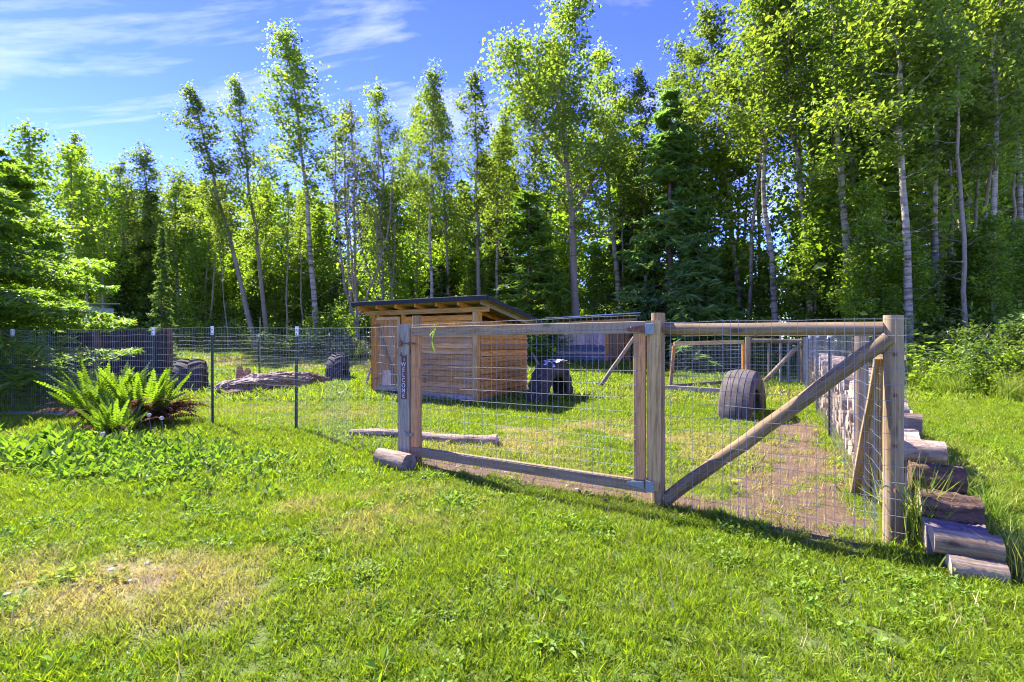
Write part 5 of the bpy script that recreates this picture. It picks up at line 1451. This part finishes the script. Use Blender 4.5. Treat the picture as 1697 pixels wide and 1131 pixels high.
for k in range(3):
    SRC['g%d' % k] = clump_obj('grass_clump', clump(k, 52, 0.052, 0.018, 0.056, 0.0038, 0.95), M_grass)
    SRC['m%d' % k] = clump_obj('grass_tuft', clump(20 + k, 46, 0.085, 0.030, 0.072, 0.0068, 0.85), M_grass)
    SRC['f%d' % k] = clump_obj('far_grass_tuft', clump(30 + k, 44, 0.17, 0.06, 0.13, 0.017, 0.7), M_grass)
SRC['weed'] = clump_obj('weed_rosette', weed(5, 14, 0.06, 0.048, 0.5), M_weed)
SRC['clover'] = clump_obj('clover_patch', weed(6, 26, 0.09, 0.022, 1.2, 1.3), M_weed)
SRC['broad'] = clump_obj('broad_weed', weed(7, 22, 0.15, 0.07, 1.9, 1.9), M_weed)
SRC['tall'] = clump_obj('tall_grass_tuft', clump(50, 46, 0.10, 0.25, 0.62, 0.008, 0.28, 0.5), M_tall)
SRC['straw'] = clump_obj('straw_scatter', clump(51, 14, 0.10, 0.05, 0.11, 0.0035, 1.5, 0.1), M_straw)
for k in range(3):
    X, Y = area_pts(1.35, 4.6, 190); X, Y, dr = lawn_filter(X, Y)
    s_ = np.exp(0.25 * rg.randn(len(X))) * (0.68 + 0.62 * fbm(X * 1.1, Y * 1.1, 3))
    scatter('lawn_grass', SRC['g%d' % k], X, Y, s_, dryattr(dr), 'short green lawn grass in front of the fence and gate', 'grass', 200 + k)
    X, Y = area_pts(4.6, 10, 75); X, Y, dr = lawn_filter(X, Y)
    s_ = np.exp(0.25 * rg.randn(len(X))) * (0.55 + 0.75 * fbm(X * 0.9, Y * 0.9, 3))
    scatter('pen_grass', SRC['m%d' % k], X, Y, s_, dryattr(dr), 'short patchy yellow green grass inside the pen', 'grass', 210 + k)
    X, Y = area_pts(10, 34, 11, 3); X, Y, dr = lawn_filter(X, Y)
    s_ = np.exp(0.25 * rg.randn(len(X))) * (0.75 + 0.6 * fbm(X * 0.5, Y * 0.5, 3))
    scatter('far_grass', SRC['f%d' % k], X, Y, s_, dryattr(dr), 'far lawn grass running up to the wood', 'grass', 220 + k)
X, Y = area_pts(1.35, 8, 10); X, Y, dr = lawn_filter(X, Y); k = fbm(X * 0.9 + 50, Y * 0.9 + 4, 3) > 0.46; X, Y, dr = X[k], Y[k], dr[k]
scatter('lawn_weeds', SRC['weed'], X, Y, rg.uniform(0.5, 1.25, len(X)), dryattr(dr) * 0.6, 'broad leaved weeds growing through the lawn', 'weeds', 231)
X, Y = area_pts(1.35, 7, 38); X, Y, dr = lawn_filter(X, Y); k = fbm(X * 1.3 + 5, Y * 1.3 + 44, 3) > 0.50; X, Y, dr = X[k], Y[k], dr[k]
scatter('clover', SRC['clover'], X, Y, rg.uniform(0.7, 1.3, len(X)), dryattr(dr) * 0.5, 'small clover patches in the lawn', 'weeds', 232)
X, Y = area_pts(1.35, 7, 60); d_, dr = dirt_dry(X, Y); k = rg.rand(len(X)) < np.maximum(np.maximum(dr * 0.9, d_ * 0.9), 0.16); X, Y, dr = X[k], Y[k], dr[k]
scatter('straw_litter', SRC['straw'], X, Y, rg.uniform(0.5, 1.1, len(X)), np.full(len(X), 0.5), 'dry straw litter lying on the thin lawn and bare soil', 'straw', 233)
# leafy weeds beside the ferns
n_ = 560
X = rg.normal(-4.1, 0.85, n_); Y = 5.15 + (X + 4.0) * -0.35 + rg.normal(0, 0.38, n_); k = (Y > 3.2); X, Y = X[k], Y[k]
scatter('leafy_weeds', SRC['broad'], X, Y, rg.uniform(0.4, 0.9, len(X)) * (1 + 0.6 * smooth(-4.0, -5.2, X)), np.clip(rg.randn(len(X)) * 0.06, 0, 0.3), 'leafy ground weeds spreading in front of the ferns', 'weeds', 234)
# tall grass: wood edge on the right, beside the log pile, forest edge
X1 = rg.uniform(9.6, 13, 420); Y1 = rg.uniform(8.5, 13.5, 420); k = X1 > 9.9 + 0.25 * np.abs(Y1 - 11); X1, Y1 = X1[k], Y1[k]
sp_ = rg.uniform(-0.35, 10, 150); lat = rg.normal(0.60, 0.10, 150); X2 = 2.37 + RD.x * sp_ + LA.x * lat; Y2 = 3.0 + RD.y * sp_ + LA.y * lat
X3 = rg.uniform(-36, 11, 900); Y3 = np.interp(X3, [e[0] for e in EDGE], [e[1] for e in EDGE]) - 0.9 + rg.normal(0, 0.7, 900)
X4 = np.array([2.46, 2.52, 2.49, 2.54, 2.47, 2.74, 2.77, 2.72]) ; Y4 = np.array([2.98, 2.95, 2.92, 3.02, 3.04, 2.58, 2.63, 2.55])
X = np.concatenate([X1, X2, X3, X4]); Y = np.concatenate([Y1, Y2, Y3, Y4])
s_ = np.concatenate([rg.uniform(0.7, 1.4, len(X1)), rg.uniform(0.3, 0.75, len(X2)), rg.uniform(0.8, 1.7, len(X3)), np.array([1.0, 0.9, 0.8, 1.1, 1.0, 0.6, 0.7, 0.5])])
scatter('tall_grass', SRC['tall'], X, Y, s_, np.clip(0.12 + 0.15 * rg.randn(len(X)), 0, 0.6), 'uncut tall grass along the firewood wall and the wood edge', 'grass', 235, 0.08)

# stones, cone and dandelion clocks on the lawn
rs = np.random.RandomState(9)
def stone_mesh(seed, flat):
    r_ = np.random.RandomState(seed); s = 8; V = []; 
    for i, (z, q) in enumerate(((-0.4, 0.7), (0.0, 1.0), (0.35, 0.75))):
        for a in range(s): V.append((math.cos(a * 6.283 / s) * q * r_.uniform(0.8, 1.15), math.sin(a * 6.283 / s) * q * r_.uniform(0.7, 1.1), z * flat * r_.uniform(0.85, 1.15)))
    V.append((0, 0, 0.45 * flat)); mb = MB()
    mb.add(V, [[i * s + a, i * s + (a + 1) % s, (i + 1) * s + (a + 1) % s, (i + 1) * s + a] for i in range(2) for a in range(s)], [[16 + a, 16 + (a + 1) % s, 24] for a in range(s)])
    return mb.mesh('stone', M_stone)
SM = [stone_mesh(k, 0.5) for k in range(4)]
for k in range(44):
    u = rs.rand()
    if u < 0.55: X_, Y_ = -2.05 + rs.randn() * 0.55, 2.55 + rs.randn() * 0.28; lb, gr_ = 'small grey stone in the bare gravelly patch of the front lawn', 'stones in the front lawn'
    else: X_, Y_ = (lambda t: (-0.75 + t * 1.7 + rs.randn() * 0.1, 4.80 - t * 1.0 + rs.randn() * 0.10))(rs.rand()); lb, gr_ = 'small pale stone on the bare soil under the gate', 'stones under the gate'
    s_ = rs.uniform(0.008, 0.026)
    o = put(bpy.data.objects.new('stone', SM[k % 4]), Matrix.Translation(G(X_, Y_, s_ * 0.12)) @ Matrix.Rotation(rs.uniform(0, 6), 4, 'Z') @ Matrix.Scale(s_, 4))
    tag(o, lb, 'stone', gr_)
cone_me = SM[1].copy(); cone_me.materials.clear(); cone_me.materials.append(M_cone)
for (xp, yp, lb) in ((117, 880, 'dark fir cone lying on the lawn below the weeds'), (1000, 833, 'small dark cone on the soil before the gate'), (703, 797, 'little dark cone beside the plank post foot')):
    D = 1008 / (yp - CY); p = px(xp, D)
    c = put(bpy.data.objects.new('fir_cone', cone_me), Matrix.Translation(p + Vector((0, 0, 0.02))) @ Matrix.Rotation(xp, 4, 'Z') @ Matrix.Diagonal((0.035, 0.022, 0.04, 1))); tag(c, lb, 'cone')
for k, (xp, D, z) in enumerate(((170, 5.55, 0.16), (247, 6.1, 0.30), (268, 6.0, 0.28))):
    p = px(xp, D); t = thing('dandelion', p, ('low dandelion clock in front of the small fern', 'dandelion clock on a long stem beside the fern with brown fronds', 'dandelion clock nearest the wire fence, by the brown fronds')[k], 'dandelion')
    mb = MB(); mb.tube([p, p + Vector((0.02, 0, z * 0.6)), p + Vector((0.0, 0, z))], 0.003, 4); part('stem', mb, M_twig, t, Matrix())
    mb = MB(); r_ = np.random.RandomState(k); C_ = r_.randn(160, 3); C_ /= np.linalg.norm(C_, axis=1)[:, None]
    for c in C_: 
        e = np.array(p) + np.array([0, 0, z + 0.02]); b_ = np.cross(c, r_.randn(3)); b_ /= np.linalg.norm(b_)
        mb.add([e + c * 0.008, e + c * 0.024 + b_ * 0.006, e + c * 0.024 - b_ * 0.006], tris=[[0, 1, 2]])
    part('clock', mb, M_dandelion, t, Matrix())
